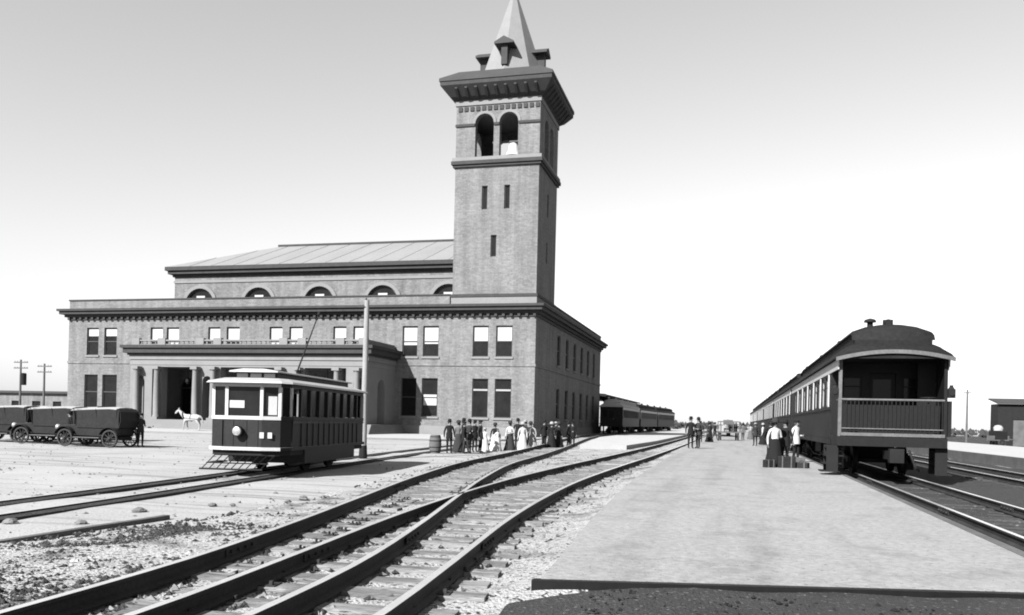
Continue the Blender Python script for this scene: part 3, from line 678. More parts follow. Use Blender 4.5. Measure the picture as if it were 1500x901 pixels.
# ------------------------------------------------------------------ railway coaches
HW, ZB, ZE = 1.58, 1.2, 3.95
def arcsec(y, k=1.0, hw=HW):
    lower = [(-1.72, 3.93), (-1.62, 4.12), (-1.35, 4.32), (-1.16, 4.40)]
    pts = lower + [(-x, z) for x, z in reversed(lower)]
    return [(x, y, 3.93 + (z - 3.93) * k) for x, z in pts]
def clersec(y, k=1.0):
    pts = [(-1.12, 4.36), (-1.12, 4.74), (-1.2, 4.76), (-1.14, 4.86), (-.75, 5.0), (-.3, 5.07), (0, 5.08), (.3, 5.07), (.75, 5.0), (1.14, 4.86), (1.2, 4.76), (1.12, 4.74), (1.12, 4.36)]
    return [(x, y, 4.3 + (z - 4.3) * k) for x, z in pts]
wheel_me = MB().lathe([(.1, -.09), (.1, -.04), (.40, -.035), (.42, -.06), (.46, -.06), (.46, .07), (.51, .07), (.51, .1), (.1, .1)], n=18, axis='x').mesh('wheel', 'iron', True)
def truck(parent, y):
    mb = MB()
    for s in (-1, 1):
        mb.prism([(-1.7, .62), (-1.7, .8), (-1.1, .82), (-.6, .95), (.6, .95), (1.1, .82), (1.7, .8), (1.7, .62), (1.1, .66), (.5, .45), (-.5, .45), (-1.1, .66)], lambda p, q, t: (t, y + p, q), s * .98 - .05, s * .98 + .05)
        for a in (-1.1, 1.1): mb.box(s * .98 - .12, s * .98 + .12, y + a - .16, y + a + .16, .4, .72)
        mb.lathe([(.15, .5), (.15, .9)], (s * .98, y, 0), 10)
    mb.box(-.95, .95, y - .25, y + .25, .75, 1.1)
    for a in (-1.1, 1.1): mb.tube((-.9, y + a, .68), (.9, y + a, .68), .07)
    t = mb.build('truck', 'iron', parent)
    for s in (-1, 1):
        for a in (-1.1, 1.1): link('wheel', wheel_me, t, (s * .74, y + a, .71), 0 if s > 0 else math.pi)
def coach(label, loc, L=21.5, obs=False, roofm='carroof', group=None):
    c = thing('passenger_coach', label, 'railway coach', loc, 0, group)
    y0 = 1.9 if obs else 0.0
    lf = lambda u, z, d: (-HW + d, u, z); rt = lambda u, z, d: (HW - d, u, z); ef = lambda u, z, d: (u, y0 + d, z)
    ops = []; u = y0 + 1.0
    while u < L - 1.8: ops.append((u, u + .95, 2.5, 3.52)); u += 1.42
    mb = MB(); wall(mb, lf, y0, L, ZB, ZE, ops, .12); wall(mb, rt, y0, L, ZB, ZE, ops, .12)
    eo = [(-.42, .42, 1.55, 3.6), (-1.25, -.62, 2.5, 3.5), (.62, 1.25, 2.5, 3.5)]
    wall(mb, ef, -HW, HW, ZB, ZE, eo, .12); mb.box(-HW + .02, HW - .02, L - .1, L, ZB, ZE); mb.box(-HW + .02, HW - .02, y0 + .1, L - .1, ZB, ZB + .1)
    mb.build('body', 'carpaint', c)
    def cwin(fn, op, fm='palesash'):
        a, b, z0, z1 = op; m = MB()
        for q in ((a, a + .06, z0, z1), (b - .06, b, z0, z1), (a + .06, b - .06, z0, z0 + .06), (a + .06, b - .06, z1 - .06, z1)): ubox(m, fn, q[0], q[1], q[2] + .001, q[3] - .001, .05, .1)
        ubox(m, fn, a + .06, b - .06, z1 - .36, z1 - .32, .05, .1)
        wo = m.build('window', fm, c); p = MB(); p.add([fn(a, z0, .09), fn(b, z0, .09), fn(b, z1, .09), fn(a, z1, .09)], [(0, 1, 2, 3)]); p.build('pane', 'glass', wo)
    for op in ops: cwin(lf, op); 
    if obs or loc[0] > 0:
        for op in ops: cwin(rt, op)
    for op in eo[1:]: cwin(ef, op, 'carpaint')
    m = MB(); ubox(m, ef, -.41, .41, 1.56, 3.59, .06, .11); d_ = m.build('door', 'carpaint', c)
    m = MB(); ubox(m, ef, -.28, .28, 2.4, 3.4, .05, .058); m.build('pane', 'glass', d_); m = MB(); m.tube((.3, y0 + .02, 2.2), (.3, y0 + .02, 2.36), .02); m.build('handle', 'brass', d_)
    # trim: letterboard with sun glare put in as pale colour, belt rail, pilasters between windows
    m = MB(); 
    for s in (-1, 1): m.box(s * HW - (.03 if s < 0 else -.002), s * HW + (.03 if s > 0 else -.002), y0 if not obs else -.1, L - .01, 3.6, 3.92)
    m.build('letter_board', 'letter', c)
    m = MB()
    for s in (-1, 1):
        m.box(s * HW - (.045 if s < 0 else -.002), s * HW + (.045 if s > 0 else -.002), y0, L, 2.36, 2.46); m.box(s * HW - (.05 if s < 0 else -.002), s * HW + (.05 if s > 0 else -.002), y0, L, 1.2, 1.38)
    m.build('belt_rail', 'carpaint', c)
    pil = MB().box(-HW - .035, -HW - .002, -.11, .11, 2.47, 3.59).mesh('pilaster', 'letter')
    for i, op in enumerate(ops):
        if i % 2 == 0: link('pilaster', pil, c, (0, op[0] - .235, 0))
    # roof
    ys = ([(-.32, .55), (-.2, .8), (.1, 1)] if obs else [(-.2, .75), (.1, 1)]) + [(L - .1, 1), (L + .2, .75)]
    m = MB(); m.loft([arcsec(y, k) for y, k in ys]); rf = m.build('roof', roofm, c, smooth=True)
    cs = ([(.05, .5), (.2, .85), (.6, 1)] if obs else [(.5, .6), (.9, .9), (1.5, 1)]) + [(L - 1.5, 1), (L - .9, .9), (L - .5, .6)]
    m = MB(); m.loft([clersec(y, k) for y, k in cs]); m.build('clerestory', roofm, rf, smooth=True)
    vm = MB().lathe([(.09, 0), (.09, .16), (.2, .18), (.16, .26), (.03, .3)], n=10).mesh('ventilator', roofm, True)
    for k in range(6): link('ventilator', vm, rf, (0.0 if k % 2 else -.55, 1.0 + k * 3.6, 5.02))
    for y in (3.6, L - 3.0): truck(c, y)
    m = MB(); m.box(-1.0, 1.0, 6.5, 8.8, .62, 1.19); m.box(-1.1, -.4, 10, 12.5, .7, 1.19); m.box(.4, 1.1, 12, 14, .7, 1.19)
    for s in (-1, 1): m.tube((s * 1.2, 5.6, 1.1), (s * 1.2, L / 2 - 1.5, .6), .03); m.tube((s * 1.2, L / 2 - 1.5, .6), (s * 1.2, L / 2 + 1.5, .6), .03); m.tube((s * 1.2, L / 2 + 1.5, .6), (s * 1.2, L - 5, 1.1), .03)
    m.build('underframe', 'iron', c)
    # ends: buffer beam, coupler, steps
    m = MB(); m.box(-HW, HW, -.08, y0 if obs else .2, 1.2, 1.5); m.build('end_deck', 'carpaint', c)
    m = MB(); m.box(-.16, .16, -.75, .5, .82, 1.08); m.box(-.2, .2, -1.0, -.7, .74, 1.16); m.tube((.5, -.1, 1.1), (.62, -.5, .6), .04); m.tube((.62, -.5, .6), (.75, -.3, .5), .035); m.build('coupler', 'iron', c)
    for s in (-1, 1):
        m = MB()
        for k in range(4): m.box(s * HW - (.0 if s > 0 else .0) - .28 + (.06 * k * s), s * HW + .28 + (.06 * k * s) - (.25 if s > 0 else .0) + (0), .15, .95, 1.1 - k * .25, 1.14 - k * .25)
        m.box(s * HW - .3, s * HW + .05, .1, .14, .35, 1.2); m.box(s * HW - .3, s * HW + .05, .96, 1.0, .35, 1.2); m.build('steps', 'iron', c)
    if obs:
        for s in (-1, 1):
            m = MB(); m.box(s * 1.52 - .05, s * 1.52 + .05, .0, .1, 1.5, 3.93); m.build('corner_post', 'dulltrim' if s < 0 else 'carpaint', c)
        m = MB(); secs = []
        for i in range(15):
            t = -1 + 2 * i / 14; x = t * 1.70; yy = -.40 + .06 * abs(t) ** 3; z = 3.97 + .23 * (1 - t * t)
            secs.append([(x, yy, z), (x, yy, z - .12), (x, yy + .06, z - .12), (x, yy + .06, z)])
        m.loft(secs); m.build('hood_fascia', 'dulltrim', c)
        m = MB(); m.box(-1.5, 1.5, -.09, -.01, 1.52, 1.62); m.build('deck_edge', 'dulltrim', c)
        m = MB(); m.tube((-1.5, .02, 2.66), (1.5, .02, 2.66), .035); m.tube((-1.5, .02, 1.75), (1.5, .02, 1.75), .02)
        for s in (-1, 1): m.tube((s * 1.5, .05, 2.66), (s * 1.5, .9, 2.66), .03)
        rl = m.build('railing', 'dulltrim', c)
        bm_ = MB().tube((0, 0, 1.5), (0, 0, 2.64), .016, n=6).mesh('baluster', 'iron')
        for k in range(25): link('baluster', bm_, rl, (-1.44 + k * .12, .02, 0))
        m = MB(); m.box(-1.38, 1.38, .05, .075, 1.66, 2.5); m.build('apron_panel', 'carpaint', c)
        m = MB(); m.tube((1.1, .3, 1.5), (1.1, .3, 2.75), .025)
        for k in range(16):
            a, b = k * math.pi / 8, (k + 1) * math.pi / 8; m.tube((1.1 + .24 * math.cos(a), .3 + .24 * math.sin(a), 2.75), (1.1 + .24 * math.cos(b), .3 + .24 * math.sin(b), 2.75), .02, n=5)
        for k in range(4): a = k * math.pi / 2; m.tube((1.1, .3, 2.75), (1.1 + .24 * math.cos(a), .3 + .24 * math.sin(a), 2.75), .014, n=5)
        m.build('brake_wheel', 'iron', c)
        for s in (-1, 1):
            m = MB(); m.box(s * 1.68 - .1, s * 1.68 + .1, -.05, .15, 2.75, 3.02); m.lathe([(.1, 3.02), (.05, 3.1), (.06, 3.14)], (s * 1.68, .05, 0), 10); m.lathe([(.075, -.08), (.075, -.04)], (s * 1.68, 0, 2.88), 12, axis='y'); m.build('marker_lamp', 'iron', c)
        m = MB(); m.box(1.5, 1.56, .12, 1.88, 1.51, 3.92); m.box(.95, 1.499, 1.2, 1.24, 1.51, 3.92); m.build('side_screen', 'carpaint', c)
        m = MB(); m.box(1.6, 1.72, .1, 1.5, 1.55, 2.65); m.build('side_gate', 'carpaint', c)
        m = MB(); m.box(-.14, .14, 1.0, 1.2, 5.05, 5.28); m.lathe([(.1, .94), (.13, 1.0)], (0, 0, 5.17), 12, axis='y'); m.build('roof_lamp', 'iron', rf)
    return c
TX = 4.8
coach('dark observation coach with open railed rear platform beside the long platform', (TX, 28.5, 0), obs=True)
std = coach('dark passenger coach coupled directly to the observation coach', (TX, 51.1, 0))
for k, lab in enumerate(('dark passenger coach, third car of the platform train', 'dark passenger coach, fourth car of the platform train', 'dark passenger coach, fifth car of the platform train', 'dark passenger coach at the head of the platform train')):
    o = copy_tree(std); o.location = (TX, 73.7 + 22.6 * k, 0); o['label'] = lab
for i, o in enumerate([x for x in bpy.data.objects if x.name.startswith('passenger_coach') and not x.parent]): o['group'] = 'coaches standing at the platform'
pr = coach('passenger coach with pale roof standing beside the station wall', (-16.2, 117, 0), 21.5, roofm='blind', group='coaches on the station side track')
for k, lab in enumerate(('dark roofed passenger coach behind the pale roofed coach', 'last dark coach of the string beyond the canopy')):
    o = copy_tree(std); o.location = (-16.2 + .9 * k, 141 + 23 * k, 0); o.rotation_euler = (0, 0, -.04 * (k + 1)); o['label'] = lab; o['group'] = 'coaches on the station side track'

# ------------------------------------------------------------------ electric tram
tr = thing('tram', 'single truck electric tram with cream window posts and dark dash on the street track', 'tram', (-12.92, 20.6, 0), .14)
TL, TWd = 8.0, 1.14
def tfoot(k=1.0, off=0.0):      # plan outline: bowed ends
    w_ = TWd * k
    f = [(-w_, .55), (-w_ * .86, .16), (-w_ * .45, 0), (w_ * .45, 0), (w_ * .86, .16), (w_, .55)]
    return [(x, y - off) for x, y in f] + [(x, TL - y + off) for x, y in reversed(f)]
def tshell(name, m, z0, z1, k=1.0, off=0.0, parent=tr, top=None):
    mb = MB(); a = tfoot(k, off); b = tfoot(*(top or (k, off)))
    mb.loft([[(x, y, z0) for x, y in a], [(x, y, z1) for x, y in b]])
    o = mb.build(name, [m, 'tram'], parent)
    if m == 'cream':  # sides and rear turn dark: their shade is put into the colour
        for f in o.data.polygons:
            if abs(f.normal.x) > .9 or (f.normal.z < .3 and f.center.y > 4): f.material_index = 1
    return o
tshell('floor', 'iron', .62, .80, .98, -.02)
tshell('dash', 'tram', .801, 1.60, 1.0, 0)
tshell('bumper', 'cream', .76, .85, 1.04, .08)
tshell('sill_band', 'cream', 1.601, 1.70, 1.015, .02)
mb = MB(); mb.box(-TWd - .02, TWd + .02, 1.6, TL - 1.6, .35, .80); mb.build('rocker_panel', 'tram', tr)
post = MB().box(-.045, .045, -.04, .04, 1.70, 2.5).mesh('post', 'cream')
pts = tfoot(.97, -.03)
for i, (x, y) in enumerate(pts):
    if i in (2, 3, 0, 5, 6, 11, 8, 9, 1, 4, 7, 10): link('post', post, tr, (x, y, 0))
dpost = MB().box(-.04, .04, -.05, .05, 1.70, 2.5).mesh('post', 'tram')
for s in (-1, 1):
    for k in range(8): link('post', dpost, tr, (s * TWd * .97, 1.3 + k * .77, 0))
for i in range(12):             # one pane between each two posts of the ends, long panes on the sides
    a, b = pts[i], pts[(i + 1) % 12]
    if i in (5, 11): continue
    mb = MB(); mb.add([(a[0], a[1], 1.71), (b[0], b[1], 1.71), (b[0], b[1], 2.5), (a[0], a[1], 2.5)], [(0, 1, 2, 3)]); mb.build('pane', 'glass', tr)
for s in (-1, 1):
    for k in range(7):
        mb = MB(); y = 1.34 + k * .77; mb.box(s * TWd * .95 - .004, s * TWd * .95 + .004, y, y + .69, 1.71, 2.5); mb.build('pane', 'glass', tr)
mb = MB(); mb.box(-.42, .0, .012, .028, 1.92, 2.12); mb.build('destination_board', 'blind', tr)
mb = MB(); mb.add([(.66, .07, 1.74), (.88, .145, 1.74), (.88, .145, 2.25), (.66, .07, 2.25), (.66, .078, 1.74), (.88, .153, 1.74), (.88, .153, 2.25), (.66, .078, 2.25)], [(0, 1, 2, 3), (4, 5, 6, 7), (0, 1, 5, 4), (2, 3, 7, 6)]); mb.build('blind', 'blind', tr)
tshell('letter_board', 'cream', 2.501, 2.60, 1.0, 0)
rf = tshell('roof', 'cream', 2.601, 2.66, 1.1, .22, top=(1.06, .15))  # cream colour here stands for sunlight on the roof edge
tshell('roof_deck', 'canvas', 2.661, 2.76, 1.05, .12, rf, top=(.8, -.3))
mb = MB(); mb.box(-.62, .62, .75, TL - .75, 2.74, 2.93); mb.build('clerestory', 'tram', rf)
lt = MB().box(-.16, .16, 0, .02, 2.79, 2.90).mesh('clerestory_light', 'blind')
for x in (-.4, 0, .4): link('clerestory_light', lt, rf, (x, .728, 0))
mb = MB(); mb.loft([[(x, y, z) for x, z in ((-.72, 2.931), (.72, 2.931), (.7, 2.97), (.3, 3.03), (-.3, 3.03), (-.7, 2.97))] for y in (.55, TL - .55)]); mb.build('clerestory_roof', 'cream', rf)
mb = MB(); mb.lathe([(.125, -.17), (.15, -.16), (.15, -.05), (.1, .0), (.05, .06)], (-.12, -.02, 1.28), 16, axis='y'); hl = mb.build('headlight', 'iron', tr, smooth=True)
mb = MB(); mb.lathe([(.02, -.19), (.09, -.182), (.118, -.172)], (-.12, -.02, 1.28), 16, axis='y'); mb.build('lens', 'brass', hl, smooth=True)
for k in range(12):
    y = 1.3 + k * .49
    for s in (-1, 1): mb = MB(); mb.box(s * (TWd + .012) - .012, s * (TWd + .012) + .012, y, y + .05, .82, 1.59); mb.build('batten', 'tram', tr)
for s in (-1, 1):
    mb = MB(); mb.box(s * (TWd + .02) - .02, s * (TWd + .02) + .02, .6, TL - .6, 1.52, 1.58); mb.build('moulding', 'timber', tr)
for x in (-.62, -.3, .08, .4): mb = MB(); mb.box(x - .012, x + .012, -.014, .02, .87, 1.58); mb.build('batten', 'tram', tr)
for x in (.52, .74):
    mb = MB(); mb.box(x - .06, x + .06, -.012 + (0.03 if x > .6 else 0), .03, 1.1, 1.26); mb.build('number_plate', 'blind', tr)
mb = MB()
for s in (-1, 1):
    mb.prism([(2.2, .42), (2.2, .56), (5.8, .56), (5.8, .42), (5.0, .3), (3.0, .3)], lambda p, q, t: (t, p, q), s * .82 - .04, s * .82 + .04)
    for y in (2.9, 5.1): mb.box(s * .82 - .09, s * .82 + .09, y - .13, y + .13, .24, .56); mb.lathe([(.1, .5), (.1, .64)], (s * .82, y, 0), 8)
for y in (2.9, 5.1): mb.tube((-.75, y, .4), (.75, y, .4), .05)
tk = mb.build('truck', 'iron', tr)
tw_me = MB().lathe([(.07, -.05), (.34, -.04), (.37, -.05), (.37, .05), (.41, .06), (.41, .08), (.07, .08)], n=18, axis='x').mesh('wheel', 'iron', True)
for s in (-1, 1):
    for y in (2.9, 5.1): link('wheel', tw_me, tk, (s * .66, y, .455), 0 if s > 0 else math.pi)
mb = MB()                         # wire fender before the front end
for k in range(9): x = -.85 + k * .2125; mb.tube((x, .1, .62), (x * .95, -.75, .28), .014, n=5)
mb.tube((-.87, -.75, .28), (.87, -.75, .28), .025); mb.tube((-.87, -.35, .42), (.87, -.35, .42), .018); mb.tube((-.87, .1, .62), (.87, .1, .62), .02); mb.build('fender', 'iron', tr)
mb = MB(); mb.tube((0, 4.0, 2.98), (0, 4.0, 3.2), .08); mb.tube((0, 3.9, 3.15), (.12, 5.4, 5.15), .028, .02); mb.tube((.12, 5.38, 5.12), (.13, 5.46, 5.24), .05); mb.build('trolley_pole', 'iron', tr)
for s in (-1, 1):
    mb = MB(); mb.box(s * TWd - .12, s * TWd + .1, .62, 1.3, .36, .40); mb.tube((s * TWd, .6, 1.0), (s * TWd + .03, .6, 2.2), .015); mb.build('step', 'iron', tr)
# pole by the tram
mb = MB(); mb.tube((0, 0, -.2), (.02, 0, 6.62), .15, .10, 12); po_ = mb.build('tram_pole', 'poletimber', smooth=True); po_.location = (-14.9, 32.75, 0)
tag(po_, 'tall pale timber pole standing behind the tram', 'pole')
mb = MB(); mb.lathe([(.17, .0), (.18, .1), (.155, .55), (.15, .56)], n=12); mb.build('base_collar', 'iron', po_)
mb = MB(); mb.tube((0, 0, 6.3), (-.02, .01, 6.72), .11, .02, 8); mb.build('cap', 'iron', po_)

# ------------------------------------------------------------------ touring cars
def spoked(r, name='wheel'):
    mb = MB(); n = 20; w_ = .05
    for k in range(n):
        a, b = 2 * math.pi * k / n, 2 * math.pi * (k + 1) / n
        P = lambda rr_, t, y: (rr_ * math.cos(t), y, rr_ * math.sin(t))
        q = []
        for t in (a, b): q += [P(r, t, -w_), P(r, t, w_), P(r - .07, t, w_), P(r - .07, t, -w_)]
        mb.add(q, [(0, 4, 5, 1), (1, 5, 6, 2), (2, 6, 7, 3), (3, 7, 4, 0)])
    for k in range(10): t = 2 * math.pi * k / 10; mb.tube((0, 0, 0), ((r - .06) * math.cos(t), 0, (r - .06) * math.sin(t)), .022, .016, 5)
    mb.lathe([(.04, -.1), (.08, -.06), (.08, .06), (.04, .1)], n=10, axis='y')
    return mb.mesh(name, 'rubber')
w40 = spoked(.42)
def touring(label, loc, rz, tilt=0):
    c = thing('touring_car', label, 'car', loc, rz, 'touring cars waiting on the forecourt')
    prof = [(-1.75, .55), (-1.75, .95), (-1.65, 1.02), (-.75, 1.08), (-.72, .98), (-.3, .9), (.05, .92), (.1, 1.12), (.35, 1.14), (.42, .95), (1.0, .95), (1.1, 1.25), (1.45, 1.25), (1.55, .9), (1.5, .6), (1.35, .5)]
    m = MB(); m.prism(prof, lambda p, q, t: (p, t, q), -.62, .62); b = m.build('body', 'leather', c, bevel=.03)
    m = MB(); m.box(-1.80, -1.752, -.42, .42, .52, 1.0); m.build('radiator', 'brass', c)
    m = MB(); m.box(-1.7, 1.5, -.4, .4, .38, .52); m.build('chassis', 'iron', c)
    for sy in (-1, 1):
        for sx in (-1.25, 1.2): link('wheel', w40, c, (sx, sy * .74, .43))
        for sx in (-1.25, 1.2):
            m = MB(); m.loft([[(sx + .52 * math.cos(t), sy * .74 - .14, .43 + .52 * math.sin(t)), (sx + .52 * math.cos(t), sy * .74 + .14, .43 + .52 * math.sin(t)), (sx + .54 * math.cos(t), sy * .74 + .14, .43 + .54 * math.sin(t)), (sx + .54 * math.cos(t), sy * .74 - .14, .43 + .54 * math.sin(t))] for t in [R(20 + 14 * k) for k in range(11)]])
            m.build('mudguard', 'leather', c)
        m = MB(); m.box(-.72, .7, sy * .74 - .14, sy * .74 + .14, .44, .48); m.build('running_board', 'timber', c)
        m = MB(); m.lathe([(.04, .12), (.12, .05), (.14, -.06), (.13, -.08)], (-1.86, sy * .45, .92), 12, axis='x'); m.build('headlight', 'brass', c, smooth=True)
    m = MB(); m.box(-.78, -.75, -.6, .6, 1.08, 1.62); m.build('windscreen', 'glass', c)
    for sy in (-1, 1):
        for x, xt in ((-.75, -.85), (.45, .35), (1.45, 1.5)): m = MB(); m.tube((x, sy * .62, 1.0), (xt, sy * .68, 1.84), .018, n=6); m.build('hood_stay', 'iron', c)
    m = MB(); secs = []
    for k, (x, z) in enumerate(((-1.0, 1.82), (-.5, 1.86), (.35, 1.9), (1.1, 1.93), (1.5, 1.90))):
        secs.append([(x, -.7, z - .08), (x, -.45, z), (x, 0, z + .02), (x, .45, z), (x, .7, z - .08), (x, .68, z - .11), (x, 0, z - .02), (x, -.68, z - .11)])
    m.loft(secs); m.build('canvas_hood', 'canvas', c, smooth=True)
    m = MB(); m.loft([[(x, -.68, z), (x, .68, z), (x + .03, .68, z), (x + .03, -.68, z)] for x, z in ((1.5, 1.86), (1.66, 1.72), (1.7, 1.3), (1.6, .95))]); m.build('rear_curtain', 'leather', c)
    for x in (.15, 1.2):
        m = MB(); m.box(x - .28, x + .28, -.55, .55, .78, .97); m.box(x + .2, x + .34, -.55, .55, .97, 1.42); m.build('seat', 'leather', c, bevel=.04)
    for sy in (-1, 1):
        m = MB(); m.box(-.7, 1.6, sy * .655 - .006, sy * .655 + .006, .92, 1.80); m.build('side_curtain', 'leather', c)
    m = MB(); m.tube((-.62, -.3, 1.0), (-.3, -.3, 1.28), .02)
    for k in range(14):
        a, b = k * math.pi / 7, (k + 1) * math.pi / 7; m.tube((-.3 + .12 * math.cos(a), -.3 + .19 * math.sin(a), 1.28 + .14 * math.cos(a)), (-.3 + .12 * math.cos(b), -.3 + .19 * math.sin(b), 1.28 + .14 * math.cos(b)), .016, n=5)
    m.build('steering_wheel', 'iron', c)
    return c
touring('dark touring car with pale canvas hood, last in the row nearest the tram', (-29.75, 34.8, 0), .04)
touring('dark touring car with pale canvas hood, middle of the waiting row', (-33.35, 35.9, 0), .10)
touring('dark touring car with pale canvas hood at the far end of the waiting row', (-37.0, 36.6, 0), .12)
touring('dark touring car parked in the gap behind the last two of the waiting row', (-34.6, 39.0, 0), .05)
touring('dark touring car in the back row, nearest the station', (-36.4, 42.6, 0), .02)
touring('dark touring car parked behind the far end of the waiting row', (-38.6, 39.6, 0), .1)

# ------------------------------------------------------------------ people and animals
def skin_mesh(name, nodes, edges, root, sub=1):
    me = bpy.data.meshes.new(name); keys = list(nodes); ix = {k: i for i, k in enumerate(keys)}
    me.from_pydata([nodes[k][0] for k in keys], [(ix[a], ix[b]) for a, b in edges], [])
    ob = bpy.data.objects.new(name, me); C.objects.link(ob)
    ob.modifiers.new('skin', 'SKIN')
    for k in keys:
        d = me.skin_vertices[0].data[ix[k]]; r = nodes[k][1]; d.radius = r if isinstance(r, tuple) else (r, r); d.use_root = (k == root)
    sb = ob.modifiers.new('sub', 'SUBSURF'); sb.levels = sub; sb.render_levels = sub
    dg = bpy.context.evaluated_depsgraph_get(); res = bpy.data.meshes.new_from_object(ob.evaluated_get(dg))
    bpy.data.objects.remove(ob); res.name = name
    res.polygons.foreach_set('use_smooth', [True] * len(res.polygons)); return res
def add_geo(me, mb):
    bm = bmesh.new(); bm.from_mesh(me); vs = [bm.verts.new(v) for v in mb.v]
    for f in mb.f:
        try: bm.faces.new([vs[i] for i in f])
        except ValueError: pass
    bm.to_mesh(me); bm.free()
def body_mesh(pose):
    N = {'pel': ((0, 0, .95), (.15, .11)), 'wai': ((0, -.01, 1.1), (.14, .105)), 'che': ((0, 0, 1.3), (.17, .12)), 'sho': ((0, .01, 1.43), (.13, .09)), 'nec': ((0, 0, 1.52), .055),
         'hea': ((0, -.015, 1.62), (.075, .092)), 'cro': ((0, -.005, 1.70), (.07, .085))}
    E_ = [('pel', 'wai'), ('wai', 'che'), ('che', 'sho'), ('sho', 'nec'), ('nec', 'hea'), ('hea', 'cro')]
    st_ = {'stand': (.02, -.02), 'walk': (-.26, .24), 'bent': (.04, -.04)}[pose]
    hands = []
    for s, nm, fy in ((-1, 'l', st_[0]), (1, 'r', st_[1])):
        N['hip' + nm] = ((s * .09, 0, .90), .1); N['kne' + nm] = ((s * .10, fy * .45 - .02, .50), .066); N['ank' + nm] = ((s * .10, fy + .02, .09), .045); N['toe' + nm] = ((s * .12, fy - .15, .045), .04)
        E_ += [('pel', 'hip' + nm), ('hip' + nm, 'kne' + nm), ('kne' + nm, 'ank' + nm), ('ank' + nm, 'toe' + nm)]
        N['cla' + nm] = ((s * .19, .01, 1.40), .062)
        if pose == 'bent' and s > 0: el, wr, ha = (s * .27, .06, 1.13), (s * .16, -.2, 1.12), (s * .10, -.27, 1.14)
        elif pose == 'walk': el, wr, ha = (s * .27, .04 - fy * .3, 1.13), (s * .27, -.06 - fy * .6, .90), (s * .26, -.1 - fy * .7, .84)
        else: el, wr, ha = (s * .27, .04, 1.12), (s * .28, -.03, .87), (s * .28, -.05, .80)
        N['elb' + nm] = (el, .047); N['wri' + nm] = (wr, .034); N['han' + nm] = (ha, (.042, .026))
        E_ += [('sho', 'cla' + nm), ('cla' + nm, 'elb' + nm), ('elb' + nm, 'wri' + nm), ('wri' + nm, 'han' + nm)]
        hands.append((Vector(wr), Vector(ha), s))
    me = skin_mesh('body', N, E_, 'pel', 1)
    mb = MB()
    for wr, ha, s in hands:
        d = (ha - wr).normalized(); sd = Vector((0, 1, 0)) if abs(d.z) > .7 else Vector((0, 0, 1))
        for k, ln in enumerate((.062, .075, .07, .055)):
            p = ha + sd * (k - 1.5) * .019 + d * .015; q = p + d * ln * .55 + Vector((-s * .004, -.006, 0)); mb.tube(p, q, .0095, .009, 5); mb.tube(q, q + d * ln * .45 + Vector((-s * .014, -.012, 0)), .009, .006, 5)
        p = wr + (ha - wr) * .5 - sd * .03; mb.tube(p, p - sd * .035 + d * .04, .011, .008, 5)
    mb.lathe([(.012, -.125), (.02, -.105), (.014, -.08)], (0, 0, 1.60), 6, axis='y')           # nose
    for s in (-1, 1): mb.lathe([(.008, -.012), (.026, 0), (.008, .014)], (s * .078, .01, 1.62), 8, axis='x', sq=(.7, 1.2))   # ears
    add_geo(me, mb)
    for f in me.polygons:
        c = f.center; hand = any((c - ha).length < .13 and (c - wr).dot(ha - wr) > 0 for wr, ha, s in hands)
        if c.z > 1.50 or hand: f.material_index = 2
        elif c.z < .12: f.material_index = 3
        elif c.z > .86 or abs(c.x) > .215: f.material_index = 1
        else: f.material_index = 0
    me.polygons.foreach_set('use_smooth', [True] * len(me.polygons))
    for m in ('cloth_black', 'cloth_charcoal', 'skin', 'leather'): me.materials.append(M[m])
    return me
BM_ = {p: body_mesh(p) for p in ('stand', 'walk', 'bent')}
def hatm(kind):
    mb = MB()
    if kind == 'bowler': mb.lathe([(.16, 1.685), (.165, 1.70), (.105, 1.695), (.105, 1.76), (.09, 1.81), (.04, 1.84)], n=16); return mb.mesh('hat', 'cloth_black', True)
    if kind == 'boater': mb.lathe([(.17, 1.69), (.17, 1.705), (.1, 1.705), (.1, 1.79), (.03, 1.795)], n=16); return mb.mesh('hat', 'straw', True)
    if kind == 'wide': mb.lathe([(.25, 1.70), (.26, 1.72), (.13, 1.715), (.14, 1.80), (.10, 1.86), (.03, 1.88)], n=18, sq=(1, .9)); return mb.mesh('hat', 'cloth_charcoal', True)
    if kind == 'widepale': mb.lathe([(.25, 1.70), (.26, 1.72), (.13, 1.715), (.14, 1.80), (.10, 1.86), (.03, 1.88)], n=18, sq=(1, .9)); return mb.mesh('hat', 'straw', True)
    if kind == 'cap': mb.lathe([(.11, 1.685), (.125, 1.73), (.11, 1.77), (.03, 1.78)], n=14); mb.box(-.07, .07, -.19, -.09, 1.685, 1.70); return mb.mesh('hat', 'cloth_black', True)
HM = {k: hatm(k) for k in ('bowler', 'boater', 'wide', 'widepale', 'cap')}
def hair_mesh(bun):
    mb = MB(); mb.lathe([(.07, 1.56), (.092, 1.60), (.098, 1.66), (.09, 1.72), (.05, 1.765), (.01, 1.775)], (0, .022, 0), 12, sq=(.95, 1))
    if bun: mb.lathe([(.02, 1.55), (.06, 1.58), (.065, 1.63), (.03, 1.67)], (0, .11, 0), 10)
    return mb.mesh('hair', 'hair', True)
HR = {b: hair_mesh(b) for b in (0, 1)}
def skirt_mesh():
    n = 28; secs = []
    for z, r in ((1.08, .15), (1.0, .19), (.85, .225), (.6, .26), (.3, .32), (.06, .40), (.03, .39)):
        secs.append([(r * (1 + .05 * math.sin(t * 7) * (1.1 - z)) * math.cos(t), r * .92 * (1 + .05 * math.sin(t * 7) * (1.1 - z)) * math.sin(t) + .02, z) for t in [2 * math.pi * k / n for k in range(n)]])
    mb = MB(); mb.loft(secs); return mb.mesh('skirt', 'cloth_black', True)
